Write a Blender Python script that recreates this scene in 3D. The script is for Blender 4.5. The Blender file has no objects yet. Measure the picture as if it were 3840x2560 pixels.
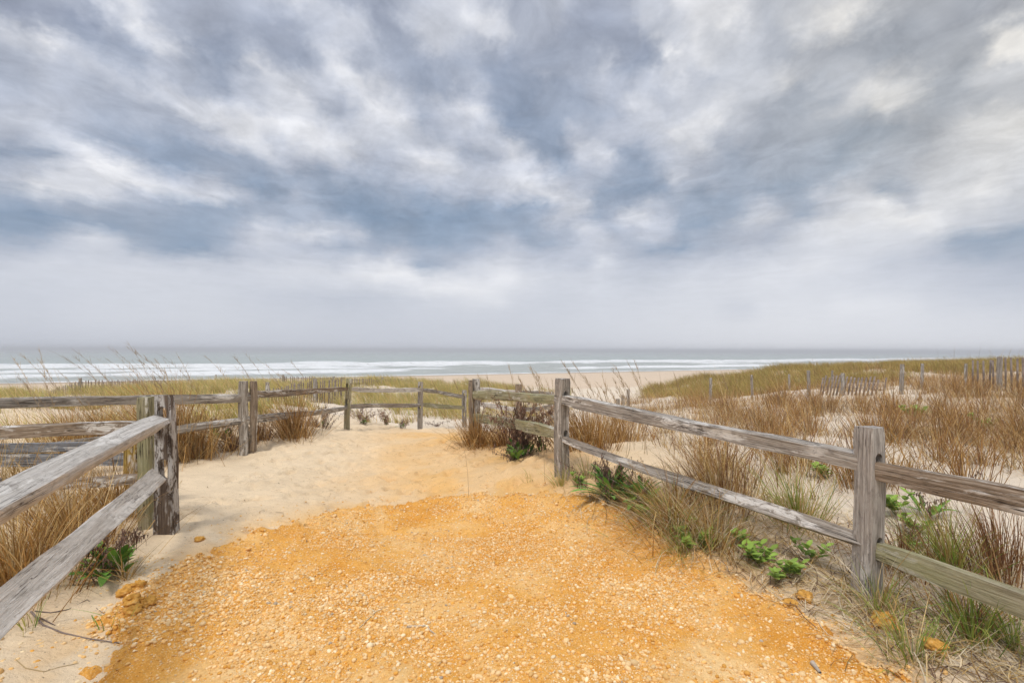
import bpy, bmesh, math, random
import numpy as np
from mathutils import Vector, Matrix
R = math.radians
S = bpy.context.scene
COL = S.collection
rng = np.random.default_rng(7)
random.seed(7)

# ------------------------------------------------------------------ camera
F = 1920.0                                   # focal length in photo pixels (18 mm on 36 mm)
EYE = 1.6
cam_d = bpy.data.cameras.new("camera"); cam = bpy.data.objects.new("camera", cam_d); COL.objects.link(cam)
cam_d.sensor_width = 36; cam_d.lens = 18; cam_d.shift_y = 32/3840
cam_d.clip_start = 0.05; cam_d.clip_end = 30000
cam.location = (0, 0, EYE); cam.rotation_euler = (math.pi/2, -0.003125, 0)
S.camera = cam
S.render.resolution_x = 1024; S.render.resolution_y = 682
S.view_settings.view_transform = 'Standard'; S.view_settings.look = 'None'
S.view_settings.exposure = 0.55; S.view_settings.gamma = 1
S.render.engine = 'CYCLES'

def W(px, py, Y):                            # photo pixel + real distance -> world point
    yh = 1312 + (px-1920)*0.003125
    return Vector(((px-1920)/F*Y, Y, EYE - (py-yh)/F*Y))

# ------------------------------------------------------------------ sky (world)
SUN_EL, SUN_AZ = R(58), R(205)
world = bpy.data.worlds.new("World"); S.world = world; world.use_nodes = True
wt = world.node_tree; wt.nodes.clear()
def lin(c):
    return tuple(((v/255)/12.92 if v/255 <= .04045 else ((v/255+.055)/1.055)**2.4) for v in c)
ROWS = {   # brightness of the cloud deck, one value each 160 px, by photo height
 0:   "1 2 4 7.5 2.5 3 5 6 3 2 6.5 7 2.5 5.5 1.5 3.5 7 6 4.5 5.5 7 3.5 2.5 1.5 2",
 100: "6 4 1 7 4 3 2.5 3 5.5 2.5 6 7 4.5 4 2 2 7 5.5 4 6.5 6.5 2.8 3 2.5 6",
 200: "4 7 3 2.5 5.5 1.5 3.5 2.5 6.5 2.5 5 4.5 3 2 4 3 7.2 6 4 4 3 2.2 3 3.5 6.5",
 300: "3 4.5 5 4 4.5 2.5 6.5 5 7 5 2 3 1.5 2.5 4 5 6 5 6 4 4.5 5.5 3 4.5 4.5",
 400: "4 4.5 4 3 6 6.5 5 7 3.5 9 4 6.5 1 2 3.5 6.5 5.5 6.8 3.5 3 5 5 2.5 3.5 5.5",
 500: "3 5.5 3.5 2 2.5 6 7.5 8.5 6 7.5 4.5 5 3.5 1 5 5 7.2 4 3 3.5 2 2.8 4.5 6.5 7",
 600: "4 3 8.5 5 1 2 4.2 6 6.5 4.5 7.5 4 6 2 5.5 2.5 5 3 3.3 2.5 2.5 4.5 6 7 6.5",
 700: "5 7.5 7 8 5 7.5 1 1.5 2 2.5 5 5.5 6.5 6 3 1.5 4 2.5 2.8 2.8 6 3 7 7.5 6",
 800: "0.5 1.5 2.5 3 2 2 3.5 4 1 0 .5 .8 1.5 4.5 2.5 5.5 2 2.5 5 3 7.5 8.3 8 6.5 5",
 900: "3.5 4 6 4 1.5 2 5.2 5.5 4 2.5 1.5 2 3 3.5 6 3.5 2.5 4 4.5 7 7.5 7 5.5 3.5 3",
 1000:"6 6.5 6.5 7 6 6 5.5 6 5.5 8 5 6 6.8 5.5 5.5 5 5.5 6.5 7.5 7.5 7 6 5.5 5 4",
 1050:"6 6 6 6.5 6.5 6 6 6.5 7 8.3 8 8 7.8 6.5 6.5 5.5 6.5 7 7.5 7 6.5 6 5.5 5 4.5",
 1100:"5.5 5.5 6 6 6 6 5.3 5 4.5 5 6 7.2 6.3 5.5 6 6 6.5 6.5 7 7 6.8 6.5 6 5.2 5",
 1200:"5 5 5.5 5.5 5.5 5.5 5.2 5 4.8 4.8 5 5 5 5.3 5.6 6 6.3 6.5 6.9 7 6.8 6.8 6.5 6.2 6",
 1310:"4.4 4.4 4.6 4.7 4.7 4.7 4.7 4.7 4.7 4.7 4.8 4.9 5 5.2 5.5 5.9 6.2 6.5 6.7 6.8 6.8 6.8 6.8 6.8 6.8"}
ry = np.array(sorted(ROWS)); grid = np.array([[float(v) for v in ROWS[k].split()] for k in ry])
STROKES = """425,0,500,100,25,3;500,100,600,170,35,2;560,150,740,215,30,2;20,95,170,170,25,3.5;170,170,330,240,30,2.5;330,240,420,300,40,1
480,310,720,400,30,1.5;620,360,700,430,18,2;790,400,960,540,45,3;0,335,200,410,25,1.2;0,440,300,540,35,2.5;310,580,470,660,28,4;380,640,560,690,25,3
90,650,160,700,25,2;180,670,380,740,30,3;370,640,520,680,20,3.5;560,700,700,740,30,2.5;690,690,730,720,18,3;770,710,870,760,25,2.5;850,740,960,800,18,1
170,850,470,920,18,2;860,870,960,895,22,3;0,0,20,50,60,-2;150,60,400,130,30,-2.5;300,120,520,240,40,-2;740,160,880,260,40,-2;820,230,880,330,40,-1.5
0,540,160,600,22,-2.5;160,470,560,560,25,-1.5;560,380,760,470,22,-2;480,560,960,640,35,-2;560,620,960,720,25,-2;0,760,160,800,30,-2.5
150,820,450,860,20,-2;450,880,760,940,28,-2.5;700,920,950,930,18,-2;520,770,900,820,25,-1;0,860,190,890,20,-2
1100,0,1350,100,40,1.5;1180,170,1300,300,40,2;1290,220,1350,330,25,3;1380,390,1440,420,18,4;1440,420,1500,440,15,3;1040,400,1090,420,15,3;1000,460,1280,570,35,3
960,250,1100,340,30,2.5;1100,370,1200,440,18,2;1780,60,1850,100,40,3;1480,0,1640,180,30,1.5;1660,380,1760,420,25,1.5;1760,420,1920,560,30,2;1560,580,1720,630,25,3
960,60,1140,240,50,-1.5;1400,20,1560,220,50,-2;1500,260,1660,350,40,-1.5;1560,420,1620,490,25,-2;1760,540,1860,600,30,-1.5;1840,240,1920,460,50,-2;1230,400,1260,420,25,-2
1100,720,1150,750,18,2;960,870,1060,900,20,2.5;1120,870,1230,890,22,3;1280,860,1360,900,20,3;1440,860,1500,870,12,1.5;1330,1000,1500,1040,25,2.5;1480,1000,1560,1075,14,3
1560,1060,1880,1110,22,2.5;1840,1020,1940,1050,25,2;1880,910,1940,935,18,2.5;960,1020,1320,1045,18,1.5
1260,760,1420,790,40,-2;1560,800,1780,830,35,-1.5;1280,940,1420,960,20,-2;1560,990,1700,1010,18,-3;960,930,1250,940,15,-2;960,820,1100,835,15,-1.5;1600,880,1660,890,25,-1
2420,20,2480,200,25,2.5;2470,180,2510,240,15,3;2500,240,2540,300,18,2;2560,0,2740,60,50,2;2600,100,2660,240,30,1.5;2720,0,2740,70,15,1.5;2600,430,2660,460,22,4
2560,480,2620,560,30,2.5;2240,150,2270,260,22,2.5;2140,520,2260,600,25,3;2000,280,2050,310,15,2;2370,370,2390,430,15,2;1920,590,2000,630,30,1.5
2140,100,2390,200,60,-1.5;2360,180,2390,280,25,-2;2100,340,2240,390,30,-1.5;1920,440,2100,620,40,-2.5;2450,320,2520,400,20,-2;2600,280,2700,330,30,-1.5
2300,580,2430,620,35,-2.5;2680,540,2800,640,30,-1;1920,260,1960,320,25,-2
1960,690,2200,780,30,3;2060,830,2200,790,25,2;2340,810,2460,780,25,3;2170,850,2280,885,14,3;2440,870,2510,850,25,2.5;2400,910,2600,880,16,1.5;2540,640,2600,680,20,2
2780,820,2880,790,30,2.5;2250,990,2340,1005,14,2;2600,910,2780,890,14,1.5;1920,780,2060,790,25,-2.5;1960,880,2120,890,18,-2.5;2200,820,2330,840,20,-1.5
2280,740,2480,700,35,-2;2400,955,2560,930,22,-2.5;2520,880,2700,830,25,-2;2580,950,2740,935,14,-2;2100,975,2200,985,12,-1;2380,1050,2460,1060,14,-1.2;2700,1140,2800,1160,20,-1.2;2620,720,2760,760,30,-1.5
3040,100,3220,40,35,2.5;3140,60,3180,130,20,2;3780,180,3840,80,28,5;3700,240,3840,180,25,2;3240,350,3400,330,28,3;3320,370,3390,350,15,2.5;3120,420,3180,440,25,2
2930,330,2960,280,40,2;3560,460,3840,480,40,1.5;3640,330,3720,290,25,1;3300,160,3700,40,50,-1.5;3200,220,3340,180,40,-1.5;3540,330,3600,270,25,-2
3180,470,3380,480,35,-1.5;3120,620,3200,540,30,-2;3000,350,3060,380,25,-2;3660,20,3760,40,30,-1;2900,150,2920,200,30,-1.5
3300,740,3500,820,35,2.5;3640,700,3720,680,30,2;3100,820,3300,790,40,1.5;2960,870,3150,850,40,1;3060,730,3200,690,18,2;3000,1000,3120,1000,20,1;3160,1150,3460,1150,20,1
3330,700,3420,735,28,-3;2880,720,3050,690,35,-1.5;2980,820,3050,790,14,-2.5;2880,890,2950,860,18,-2;3560,900,3840,850,28,-2.5;3300,980,3420,980,14,-1;3500,940,3700,930,25,-1.5"""
ST = np.array([[float(v) for v in q.split(',')] for q in STROKES.replace('\n', ';').split(';')])
def strokes(px, py):
    ax, ay, bx, by, w, d = ST.T; vx, vy = bx-ax, by-ay
    t = np.clip(((px-ax)*vx+(py-ay)*vy)/(vx*vx+vy*vy), 0, 1); r2 = (px-ax-t*vx)**2+(py-ay-t*vy)**2
    return float((d*np.exp(-r2/w**2/1.3)).sum())
def cloud_v(px, py):
    px = min(max(px, 0), 3840); py = min(max(py, 0), 1310)
    col = np.array([np.interp(px, np.arange(25)*160, g) for g in grid])
    v = float(np.interp(py, ry, col)); v = 4.9+(v-4.9)*.86+.78*strokes(px, py)+1.1*max(0, min(1, (py-950)/250)); return 4.9+4.4*math.tanh((v-4.9)/4.4)
def cloud_rgb(v, px, py):
    q = max(0, min(1, py/850)); lo, mi, hi = np.array((131, 139, 158.))*(1-q)+np.array((115, 139, 166.))*q, np.array((181, 187, 201.)), np.array((240, 240, 243.))
    c = lo+(mi-lo)*v/4.5 if v < 4.5 else mi+(hi-mi)*(v-4.5)/4.5
    wgt = max(0, min(1, (px-2300)/1000))*max(0, min(1, (1000-py)/500))
    c = c + wgt*np.array((5, 1, -9.)) 
    return c
N = wt.nodes; L = wt.links
def nd(t, **k):
    n = N.new(t)
    for a, b in k.items(): setattr(n, a, b)
    return n
def M(op, a, b=None, c=None, clamp=False):
    n = nd('ShaderNodeMath', operation=op); n.use_clamp = clamp
    for i, v in enumerate((a, b, c)):
        if v is None: continue
        if isinstance(v, (int, float)): n.inputs[i].default_value = v
        else: L.new(v, n.inputs[i])
    return n.outputs[0]
AZM = R(58)
els = [math.atan(q/F) for q in [0, 40, 90, 140]+list(np.arange(185, 1500, 44))]
def half_ramp(e, lo_, hi_):
    rp = nd('ShaderNodeValToRGB'); cr = rp.color_ramp; cr.interpolation = 'LINEAR'; ns = 31
    for k in range(ns):
        a = lo_+(hi_-lo_)*k/(ns-1)
        px = 1920+F*math.tan(a); py = 1312-F*math.tan(e)/math.cos(a)
        if k == 0: s_ = cr.elements[0]
        elif k == ns-1: s_ = cr.elements[-1]
        else: s_ = cr.elements.new(.5+a/2/AZM)
        s_.position = .5+a/2/AZM
        s_.color = (*lin(cloud_rgb(cloud_v(px, py), px, py)), 1)
    return rp
RAMPS = [(half_ramp(e, -AZM*.85, 0), half_ramp(e, 0, AZM*.85)) for e in els]      # made before any link: far quicker
tc = nd('ShaderNodeTexCoord'); sep = nd('ShaderNodeSeparateXYZ'); L.new(tc.outputs['Generated'], sep.inputs[0])
X, Y, Z = sep.outputs
zc = M('ADD', M('MAXIMUM', Z, 0.0), 0.07)
comb = nd('ShaderNodeCombineXYZ'); L.new(M('DIVIDE', X, zc), comb.inputs[0]); L.new(M('DIVIDE', Y, zc), comb.inputs[1])
def wnoise(scale, detail, rough, sc=(1, .6, 1), off=(0, 0, 0), dist=0.0):
    mp = nd('ShaderNodeMapping'); mp.inputs['Scale'].default_value = sc; mp.inputs['Location'].default_value = off
    L.new(comb.outputs[0], mp.inputs[0]); n = nd('ShaderNodeTexNoise'); n.inputs['Scale'].default_value = scale
    n.inputs['Detail'].default_value = detail; n.inputs['Roughness'].default_value = rough; n.inputs['Distortion'].default_value = dist
    L.new(mp.outputs[0], n.inputs['Vector']); return n
wp = wnoise(4.0, 8, .68, (1, .8, 1)); sw = nd('ShaderNodeSeparateColor'); L.new(wp.outputs['Color'], sw.inputs[0])
az = M('ARCTAN2', X, Y); el = M('ARCSINE', Z)
wq = nd('ShaderNodeTexNoise'); wq.inputs['Scale'].default_value = 13; wq.inputs['Detail'].default_value = 7; wq.inputs['Roughness'].default_value = .6; L.new(tc.outputs['Generated'], wq.inputs['Vector'])
sq = nd('ShaderNodeSeparateColor'); L.new(wq.outputs['Color'], sq.inputs[0])
damp = M('MULTIPLY_ADD', el, 1.8, .12, clamp=True); azq = M('MULTIPLY', M('MULTIPLY', M('SUBTRACT', sq.outputs[0], .5), damp), .13); elq = M('MULTIPLY', M('MULTIPLY', M('SUBTRACT', sq.outputs[1], .5), damp), .11)
az = M('MULTIPLY_ADD', M('MULTIPLY', M('SUBTRACT', sw.outputs[0], .5), damp), .09, M('ADD', az, azq))
el2 = M('MULTIPLY_ADD', M('MULTIPLY', M('SUBTRACT', sw.outputs[1], .5), damp), .06, M('ADD', el, elq))
u = M('MULTIPLY_ADD', az, .5/AZM, .5, clamp=True)
prev = None; side = M('GREATER_THAN', u, .5)
for i, e in enumerate(els):
    mx = nd('ShaderNodeMix', data_type='RGBA'); L.new(side, mx.inputs[0])
    L.new(u, RAMPS[i][0].inputs[0]); L.new(u, RAMPS[i][1].inputs[0]); L.new(RAMPS[i][0].outputs[0], mx.inputs[6]); L.new(RAMPS[i][1].outputs[0], mx.inputs[7]); cur = mx.outputs[2]
    if prev is None: prev = cur
    else:
        mr = nd('ShaderNodeMapRange'); mr.inputs[1].default_value = els[i-1]; mr.inputs[2].default_value = e; L.new(el2, mr.inputs[0])
        mx = nd('ShaderNodeMix', data_type='RGBA'); L.new(mr.outputs[0], mx.inputs[0]); L.new(prev, mx.inputs[6]); L.new(cur, mx.inputs[7])
        prev = mx.outputs[2]
# wispy detail in the plane of the cloud deck
d1 = wnoise(1.9, 6, .52, (1, .75, 1), (3, 1, 0), .35); d2 = wnoise(5, 8, .66, (1, .8, 1), (9, 4, 0), .5)
d3 = nd('ShaderNodeTexNoise'); d3.inputs['Scale'].default_value = 9; d3.inputs['Detail'].default_value = 8; d3.inputs['Roughness'].default_value = .64; d3.inputs['Distortion'].default_value = .6; L.new(tc.outputs['Generated'], d3.inputs['Vector'])
amp = M('MULTIPLY_ADD', M('MULTIPLY', M('MULTIPLY', el, 3.6, clamp=True), M('MULTIPLY', el, 3.6, clamp=True)), .95, .07)
det = M('ADD', M('MULTIPLY', M('SUBTRACT', d1.outputs[0], .5), .30), M('MULTIPLY', M('SUBTRACT', d2.outputs[0], .5), .75))
det = M('ADD', det, M('MULTIPLY', M('SUBTRACT', d3.outputs[0], .5), .50))
det = M('MULTIPLY_ADD', det, amp, 1.0)
# out-of-view sky overhead boosted to light the sand; overcast is brightest at zenith
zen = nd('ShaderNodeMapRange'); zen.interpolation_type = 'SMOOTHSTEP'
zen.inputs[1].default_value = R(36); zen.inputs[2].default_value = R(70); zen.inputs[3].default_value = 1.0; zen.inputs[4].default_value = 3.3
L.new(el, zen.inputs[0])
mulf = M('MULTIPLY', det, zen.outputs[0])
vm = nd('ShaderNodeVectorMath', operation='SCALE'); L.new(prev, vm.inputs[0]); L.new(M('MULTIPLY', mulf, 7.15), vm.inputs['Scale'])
sky = nd('ShaderNodeTexSky', sky_type='NISHITA'); sky.sun_disc = False; sky.sun_elevation = SUN_EL; sky.sun_rotation = SUN_AZ
mixs = nd('ShaderNodeMix', data_type='RGBA'); mixs.inputs[0].default_value = .97
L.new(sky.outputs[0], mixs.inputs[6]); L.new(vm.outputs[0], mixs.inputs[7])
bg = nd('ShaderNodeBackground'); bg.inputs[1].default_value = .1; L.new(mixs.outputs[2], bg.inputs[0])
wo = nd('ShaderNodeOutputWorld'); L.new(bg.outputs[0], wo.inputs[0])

# ------------------------------------------------------------------ sun behind cloud
sd = bpy.data.lights.new("sun", 'SUN'); sd.energy = 1.5; sd.angle = R(14); sd.color = (1, .95, .88)
so = bpy.data.objects.new("sun", sd); COL.objects.link(so)
sv = Vector((math.sin(SUN_AZ)*math.cos(SUN_EL), math.cos(SUN_AZ)*math.cos(SUN_EL), math.sin(SUN_EL)))
so.rotation_euler = (sv).to_track_quat('Z', 'Y').to_euler(); so.location = sv*30

# ------------------------------------------------------------------ helpers
def tag(o, label=None, cat=None, group=None, kind=None):
    if label: o['label'] = label
    if cat: o['category'] = cat
    if group: o['group'] = group
    if kind: o['kind'] = kind
    return o
def empty(name, loc, **k):
    o = bpy.data.objects.new(name, None); o.location = loc; o.empty_display_size = .1; COL.objects.link(o); return tag(o, **k)
def mesh_np(name, V, Fc, mat, parent=None, cols=None, smooth=False, size=4):
    """V (n,3), Fc (m,size) -> one mesh object (world coordinates, made local to its parent)"""
    V = np.asarray(V, dtype=np.float64); Fc = np.asarray(Fc, dtype=np.int32)
    if parent is not None: V = V - np.array(parent.location)
    me = bpy.data.meshes.new(name)
    me.vertices.add(len(V)); me.vertices.foreach_set('co', V.astype(np.float32).ravel())
    me.loops.add(Fc.size); me.loops.foreach_set('vertex_index', Fc.ravel())
    me.polygons.add(len(Fc)); me.polygons.foreach_set('loop_start', np.arange(len(Fc), dtype=np.int32)*Fc.shape[1])
    if smooth: me.polygons.foreach_set('use_smooth', np.ones(len(Fc), dtype=bool))
    if cols is not None:
        at = me.attributes.new('tint', 'FLOAT_COLOR', 'POINT'); c4 = np.ones((len(V), 4), dtype=np.float32); c4[:, :3] = cols
        at.data.foreach_set('color', c4.ravel())
    me.update(calc_edges=True); me.materials.append(mat)
    o = bpy.data.objects.new(name, me); COL.objects.link(o)
    if parent is not None: o.parent = parent
    return o

def _hash(ix, iy, seed):
    h = (ix.astype(np.int64)*374761393 + iy.astype(np.int64)*668265263 + seed*1442695041) & 0xffffffff
    h = ((h ^ (h >> 13))*1274126177) & 0xffffffff
    return ((h ^ (h >> 16)) & 0xffff)/65535.0
def vnoise(x, y, seed=0):
    x = np.asarray(x, float); y = np.asarray(y, float)
    ix = np.floor(x); iy = np.floor(y); fx = x-ix; fy = y-iy
    fx = fx*fx*fx*(fx*(fx*6-15)+10); fy = fy*fy*fy*(fy*(fy*6-15)+10)
    a = _hash(ix, iy, seed); b = _hash(ix+1, iy, seed); c = _hash(ix, iy+1, seed); d = _hash(ix+1, iy+1, seed)
    return (a*(1-fx)+b*fx)*(1-fy)+(c*(1-fx)+d*fx)*fy
def fbm(x, y, seed=0, oct=4, gain=.5):
    s = 0; a = 1; t = 0
    for i in range(oct):
        s = s+a*vnoise(x, y, seed+i*17); t += a; a *= gain; x = x*2.03+5.1; y = y*2.03+1.7
    return s/t
def sstep(a, b, x):
    t = np.clip((x-a)/(b-a), 0, 1); return t*t*(3-2*t)

# ------------------------------------------------------------------ materials
def new_mat(name, rough=.85):
    m = bpy.data.materials.new(name); m.use_nodes = True; b = m.node_tree.nodes['Principled BSDF']
    b.inputs['Roughness'].default_value = rough; b.inputs['Specular IOR Level'].default_value = .25
    return m, m.node_tree, b
def tnode(t, ty, **k):
    n = t.nodes.new(ty)
    for a, b in k.items(): setattr(n, a, b)
    return n
def noise_in(t, scale, detail=5, rough=.6, sc=(1, 1, 1), coord='Object', rand=False, dist=0):
    c = tnode(t, 'ShaderNodeTexCoord'); mp = tnode(t, 'ShaderNodeMapping'); mp.inputs['Scale'].default_value = sc
    t.links.new(c.outputs[coord], mp.inputs[0])
    if rand:
        oi = tnode(t, 'ShaderNodeObjectInfo'); mm = tnode(t, 'ShaderNodeMath', operation='MULTIPLY'); mm.inputs[1].default_value = 37.0
        t.links.new(oi.outputs['Random'], mm.inputs[0]); t.links.new(mm.outputs[0], mp.inputs['Location'])
    n = tnode(t, 'ShaderNodeTexNoise'); n.inputs['Scale'].default_value = scale; n.inputs['Detail'].default_value = detail
    n.inputs['Roughness'].default_value = rough; n.inputs['Distortion'].default_value = dist
    t.links.new(mp.outputs[0], n.inputs['Vector']); return n.outputs[0]
def ramp(t, src, stops, interp='LINEAR'):
    r = tnode(t, 'ShaderNodeValToRGB'); r.color_ramp.interpolation = interp
    e = r.color_ramp.elements
    for i, (p, c) in enumerate(stops):
        if i < 2: s_ = e[i]
        else: s_ = e.new(p)
        s_.position = p; s_.color = (*c, 1) if len(c) == 3 else c
    t.links.new(src, r.inputs[0]); return r.outputs[0]
def mixc(t, fac, a, b, mode='MIX'):
    m = tnode(t, 'ShaderNodeMix', data_type='RGBA', blend_type=mode)
    for i, v in ((0, fac), (6, a), (7, b)):
        if isinstance(v, (int, float)): m.inputs[i].default_value = v
        elif isinstance(v, tuple): m.inputs[i].default_value = (*v, 1)
        else: t.links.new(v, m.inputs[i])
    return m.outputs[2]
def bump(t, b, h, strength=.5, dist=.01, prev=None):
    n = tnode(t, 'ShaderNodeBump'); n.inputs['Strength'].default_value = strength; n.inputs['Distance'].default_value = dist
    t.links.new(h, n.inputs['Height'])
    if prev is not None: t.links.new(prev, n.inputs['Normal'])
    t.links.new(n.outputs[0], b.inputs['Normal']); return n.outputs[0]

def wood(name, dark, mid, light, axis=2, lichen=(.70, .665, .61), lich_amt=.5, green=None, calm=0.0):
    m, t, b = new_mat(name, .85)
    def sc(long, cross): return tuple(long if i == axis else cross for i in range(3))
    grain = noise_in(t, 1, 8, .7, sc(2.6, 80), rand=True, dist=.35)
    fine = noise_in(t, 1, 6, .65, sc(14, 260), rand=True)
    blot = noise_in(t, 1, 7, .72, sc(9, 22), rand=True, dist=.8)
    big = noise_in(t, 1, 4, .6, sc(1.6, 9), rand=True, dist=.6)
    c = ramp(t, grain, [(.30, dark), (.47, mid), (.66, light)])
    c = mixc(t, .6, c, ramp(t, blot, [(.32, (.42, .39, .36)), (.46, (.95, .94, .92)), (.68, (1.22, 1.2, 1.17))]), 'MULTIPLY')
    c = mixc(t, .45, c, ramp(t, fine, [(.3, (.38+.3*calm, .35+.3*calm, .32+.3*calm)), (.65, (1.05, 1.05, 1.05))]), 'MULTIPLY')
    c = mixc(t, ramp(t, big, [(.59-.12*lich_amt, (0, 0, 0)), (.66-.12*lich_amt, (.9, .9, .9))]), c, mixc(t, ramp(t, blot, [(.44, (0, 0, 0)), (.52, (1, 1, 1))]), c, lichen))
    if green:
        gm = noise_in(t, 1, 3, .6, sc(1.1, 4), rand=True)
        c = mixc(t, ramp(t, gm, [(.38, (0, 0, 0)), (.62, (.75, .75, .75))]), c, mixc(t, .65, c, green))
    crk = noise_in(t, 1, 4, .5, sc(1.1, 46), rand=True, dist=.5)
    crack = ramp(t, crk, [(.474+.012*calm, (1, 1, 1)), (.490, (.07+.25*calm, .055+.25*calm, .045+.25*calm)), (.502, (.07+.25*calm, .055+.25*calm, .045+.25*calm)), (.512-.006*calm, (1, 1, 1))])
    msk = noise_in(t, 1, 2, .5, sc(2.2, 6), rand=True)
    c = mixc(t, ramp(t, msk, [(.46, (0, 0, 0)), (.56, (1, 1, 1))]), c, mixc(t, 1.0, c, crack, 'MULTIPLY'))
    t.links.new(c, b.inputs['Base Color'])
    p = bump(t, b, grain, .9, .012); p = bump(t, b, fine, .5, .003, p); bump(t, b, crack, .5, .006, p)
    return m
g_d, g_m, g_l = (.10, .078, .058), (.33, .29, .245), (.57, .53, .475)
WOODS = {}
for ax, nm in ((0, 'rail'), (2, 'post')):
    WOODS[nm+'_grey'] = wood('weathered_wood_'+nm, g_d, g_m, g_l, ax)
    WOODS[nm+'_pale'] = wood('bleached_wood_'+nm, (.36, .325, .285), (.54, .505, .46), (.68, .65, .605), ax, lich_amt=.5, calm=1.0)
    WOODS[nm+'_brown'] = wood('brown_wood_'+nm, (.08, .052, .03), (.28, .21, .145), (.50, .42, .335), ax, lich_amt=.5)
    WOODS[nm+'_green'] = wood('mossy_wood_'+nm, (.17, .14, .08), (.34, .30, .19), (.52, .47, .35), ax, lich_amt=.3, green=(.36, .36, .17))
WOODS['post_dark'] = wood('dark_mottled_wood_post', (.05, .035, .025), (.13, .095, .07), (.24, .19, .15), 2, lichen=(.55, .53, .50), lich_amt=.8)
WOODS['post_silver'] = wood('silver_wood_post', (.17, .145, .12), (.38, .345, .31), (.58, .54, .49), 2, lich_amt=.5, calm=.5)
m_yellow = wood('yellow_stained_wood', (.25, .15, .03), (.48, .31, .07), (.62, .46, .16), 2, lich_amt=.15)
m_bluegrey = wood('blue_grey_board', (.13, .13, .14), (.25, .26, .28), (.40, .42, .46), 0, lich_amt=.4)

def grass_mat(name, trans=.25):
    m, t, b = new_mat(name, .7)
    a = tnode(t, 'ShaderNodeAttribute', attribute_name='tint')
    n = noise_in(t, 25, 3); c = mixc(t, .35, a.outputs[0], ramp(t, n, [(.3, (.5, .5, .5)), (.7, (1.2, 1.2, 1.2))]), 'MULTIPLY')
    t.links.new(c, b.inputs['Base Color'])
    tr = tnode(t, 'ShaderNodeBsdfTranslucent'); t.links.new(c, tr.inputs[0])
    mx = tnode(t, 'ShaderNodeMixShader'); mx.inputs[0].default_value = trans
    out = t.nodes['Material Output']; t.links.new(b.outputs[0], mx.inputs[1]); t.links.new(tr.outputs[0], mx.inputs[2]); t.links.new(mx.outputs[0], out.inputs[0])
    return m
m_grass = grass_mat('grass_blades'); m_leaf = grass_mat('green_leaves', .2)

# ------------------------------------------------------------------ terrain
def gp(px, py, Y): p = W(px, py, Y); return (p.x, p.y, p.z)
CP = [gp(632, 1995, 4.1), gp(912, 1700, 7.8), gp(1300, 1617, 10.5), gp(1577, 1600, 12.8), gp(1742, 1597, 15.2),
      gp(1775, 1665, 8.5), gp(2108, 1793, 5.6), gp(3230, 2235, 3.34), (-1.9, 1, .05), (-1.9, 2.5, .05), (0, 1, 0), (0, 3, 0), (0, 5, 0),
      (1.8, 1, 0), (-1, 7, 0), (-2, 9, -.05), (-4, 2, .1), (-4, 3.5, .08), (-5, 5, .1), (-5.5, 8, .12), (-7, 10, .05), (-8, 15, -.15),
      (-3.95, 9.2, .14), (-3.2, 9.6, .02), gp(300, 1500, 18), gp(700, 1460, 22), gp(1100, 1450, 25), gp(1500, 1455, 27), gp(1750, 1462, 29),
      gp(2000, 1475, 30), gp(2300, 1520, 24), gp(1650, 1560, 18), gp(1200, 1560, 14), gp(1450, 1580, 15), gp(2250, 1650, 9),
      gp(2600, 1600, 9), gp(2900, 1700, 6.5), gp(3400, 1900, 4.6), gp(3700, 1750, 6), gp(3300, 1560, 11), gp(3250, 1490, 14), gp(3700, 1500, 12),
      (8.5, 28, -.8), (10.6, 28, -.3), (13.6, 28, .25), (17.2, 28, .55), (21.6, 28, .7), (28, 28, .85), gp(2500, 1530, 18), gp(2700, 1480, 20),
      (3.3, .6, 0), (5, 2, .1), (8, 5, .3), (15, 10, .5), (30, 15, .9), (-15, 5, .2), (-22, 15, -.2), (-24, 22, -.5), (1.3, 12, -.25), (2.5, 15, -.4)]
CP = np.array(CP)
def _phi(r): return np.sqrt(r*r+1.2**2)
_D = _phi(np.linalg.norm(CP[:, None, :2]-CP[None, :, :2], axis=2))
_n = len(CP); _A = np.zeros((_n+1, _n+1)); _A[:_n, :_n] = _D+np.eye(_n)*.02; _A[:_n, _n] = 1; _A[_n, :_n] = 1
_w = np.linalg.solve(_A, np.append(CP[:, 2], 0))
SN = np.array((-.4327, .9015)); SD = np.array((.9015, .4327))
def hz(x, y):
    x = np.asarray(x, float); y = np.asarray(y, float)
    xc = np.clip(x, -26, 31); yc = np.clip(y, 0, 33)
    h = np.full(np.broadcast(x, y).shape, _w[-1])
    for i in range(_n):
        h = h+_w[i]*_phi(np.hypot(xc-CP[i, 0], yc-CP[i, 1]))
    far = sstep(6, 16, np.hypot(x, y))
    h = h+(fbm(x*.45, y*.45, 3, 4)-.5)*(.10+.40*far)*sstep(2.2, 6, np.hypot(x, y-3))
    h = h+(fbm(x*1.7, y*1.7, 9, 3)-.5)*.055
    h = h+((fbm(x*7, y*7, 51, 3)-.5)*.030+(fbm(x*2.6, y*2.6, 53, 3)-.5)*.05)*(1-sstep(12, 15, np.hypot(x, y)))
    yc_ = np.interp(x, [-60, -30, -20, -14, -8, 0, 8, 15, 28, 60, 200, 1500], [20, 20, 21, 27, 31, 33, 30.5, 30, 31, 45, 115, 740])
    s = SN[0]*x+SN[1]*y
    beach = np.interp(s, [0, 55, 117, 150, 9000], [-2.5, -2.7, -4.4, -6.5, -8])+(fbm(x*.08, y*.08, 5, 3)-.5)*.25*(s < 110)
    t = sstep(0, 1, (y-yc_)/11)
    return h*(1-t)+beach*t
def h1(x, y): return float(hz(np.array([x]), np.array([y]))[0])

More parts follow.
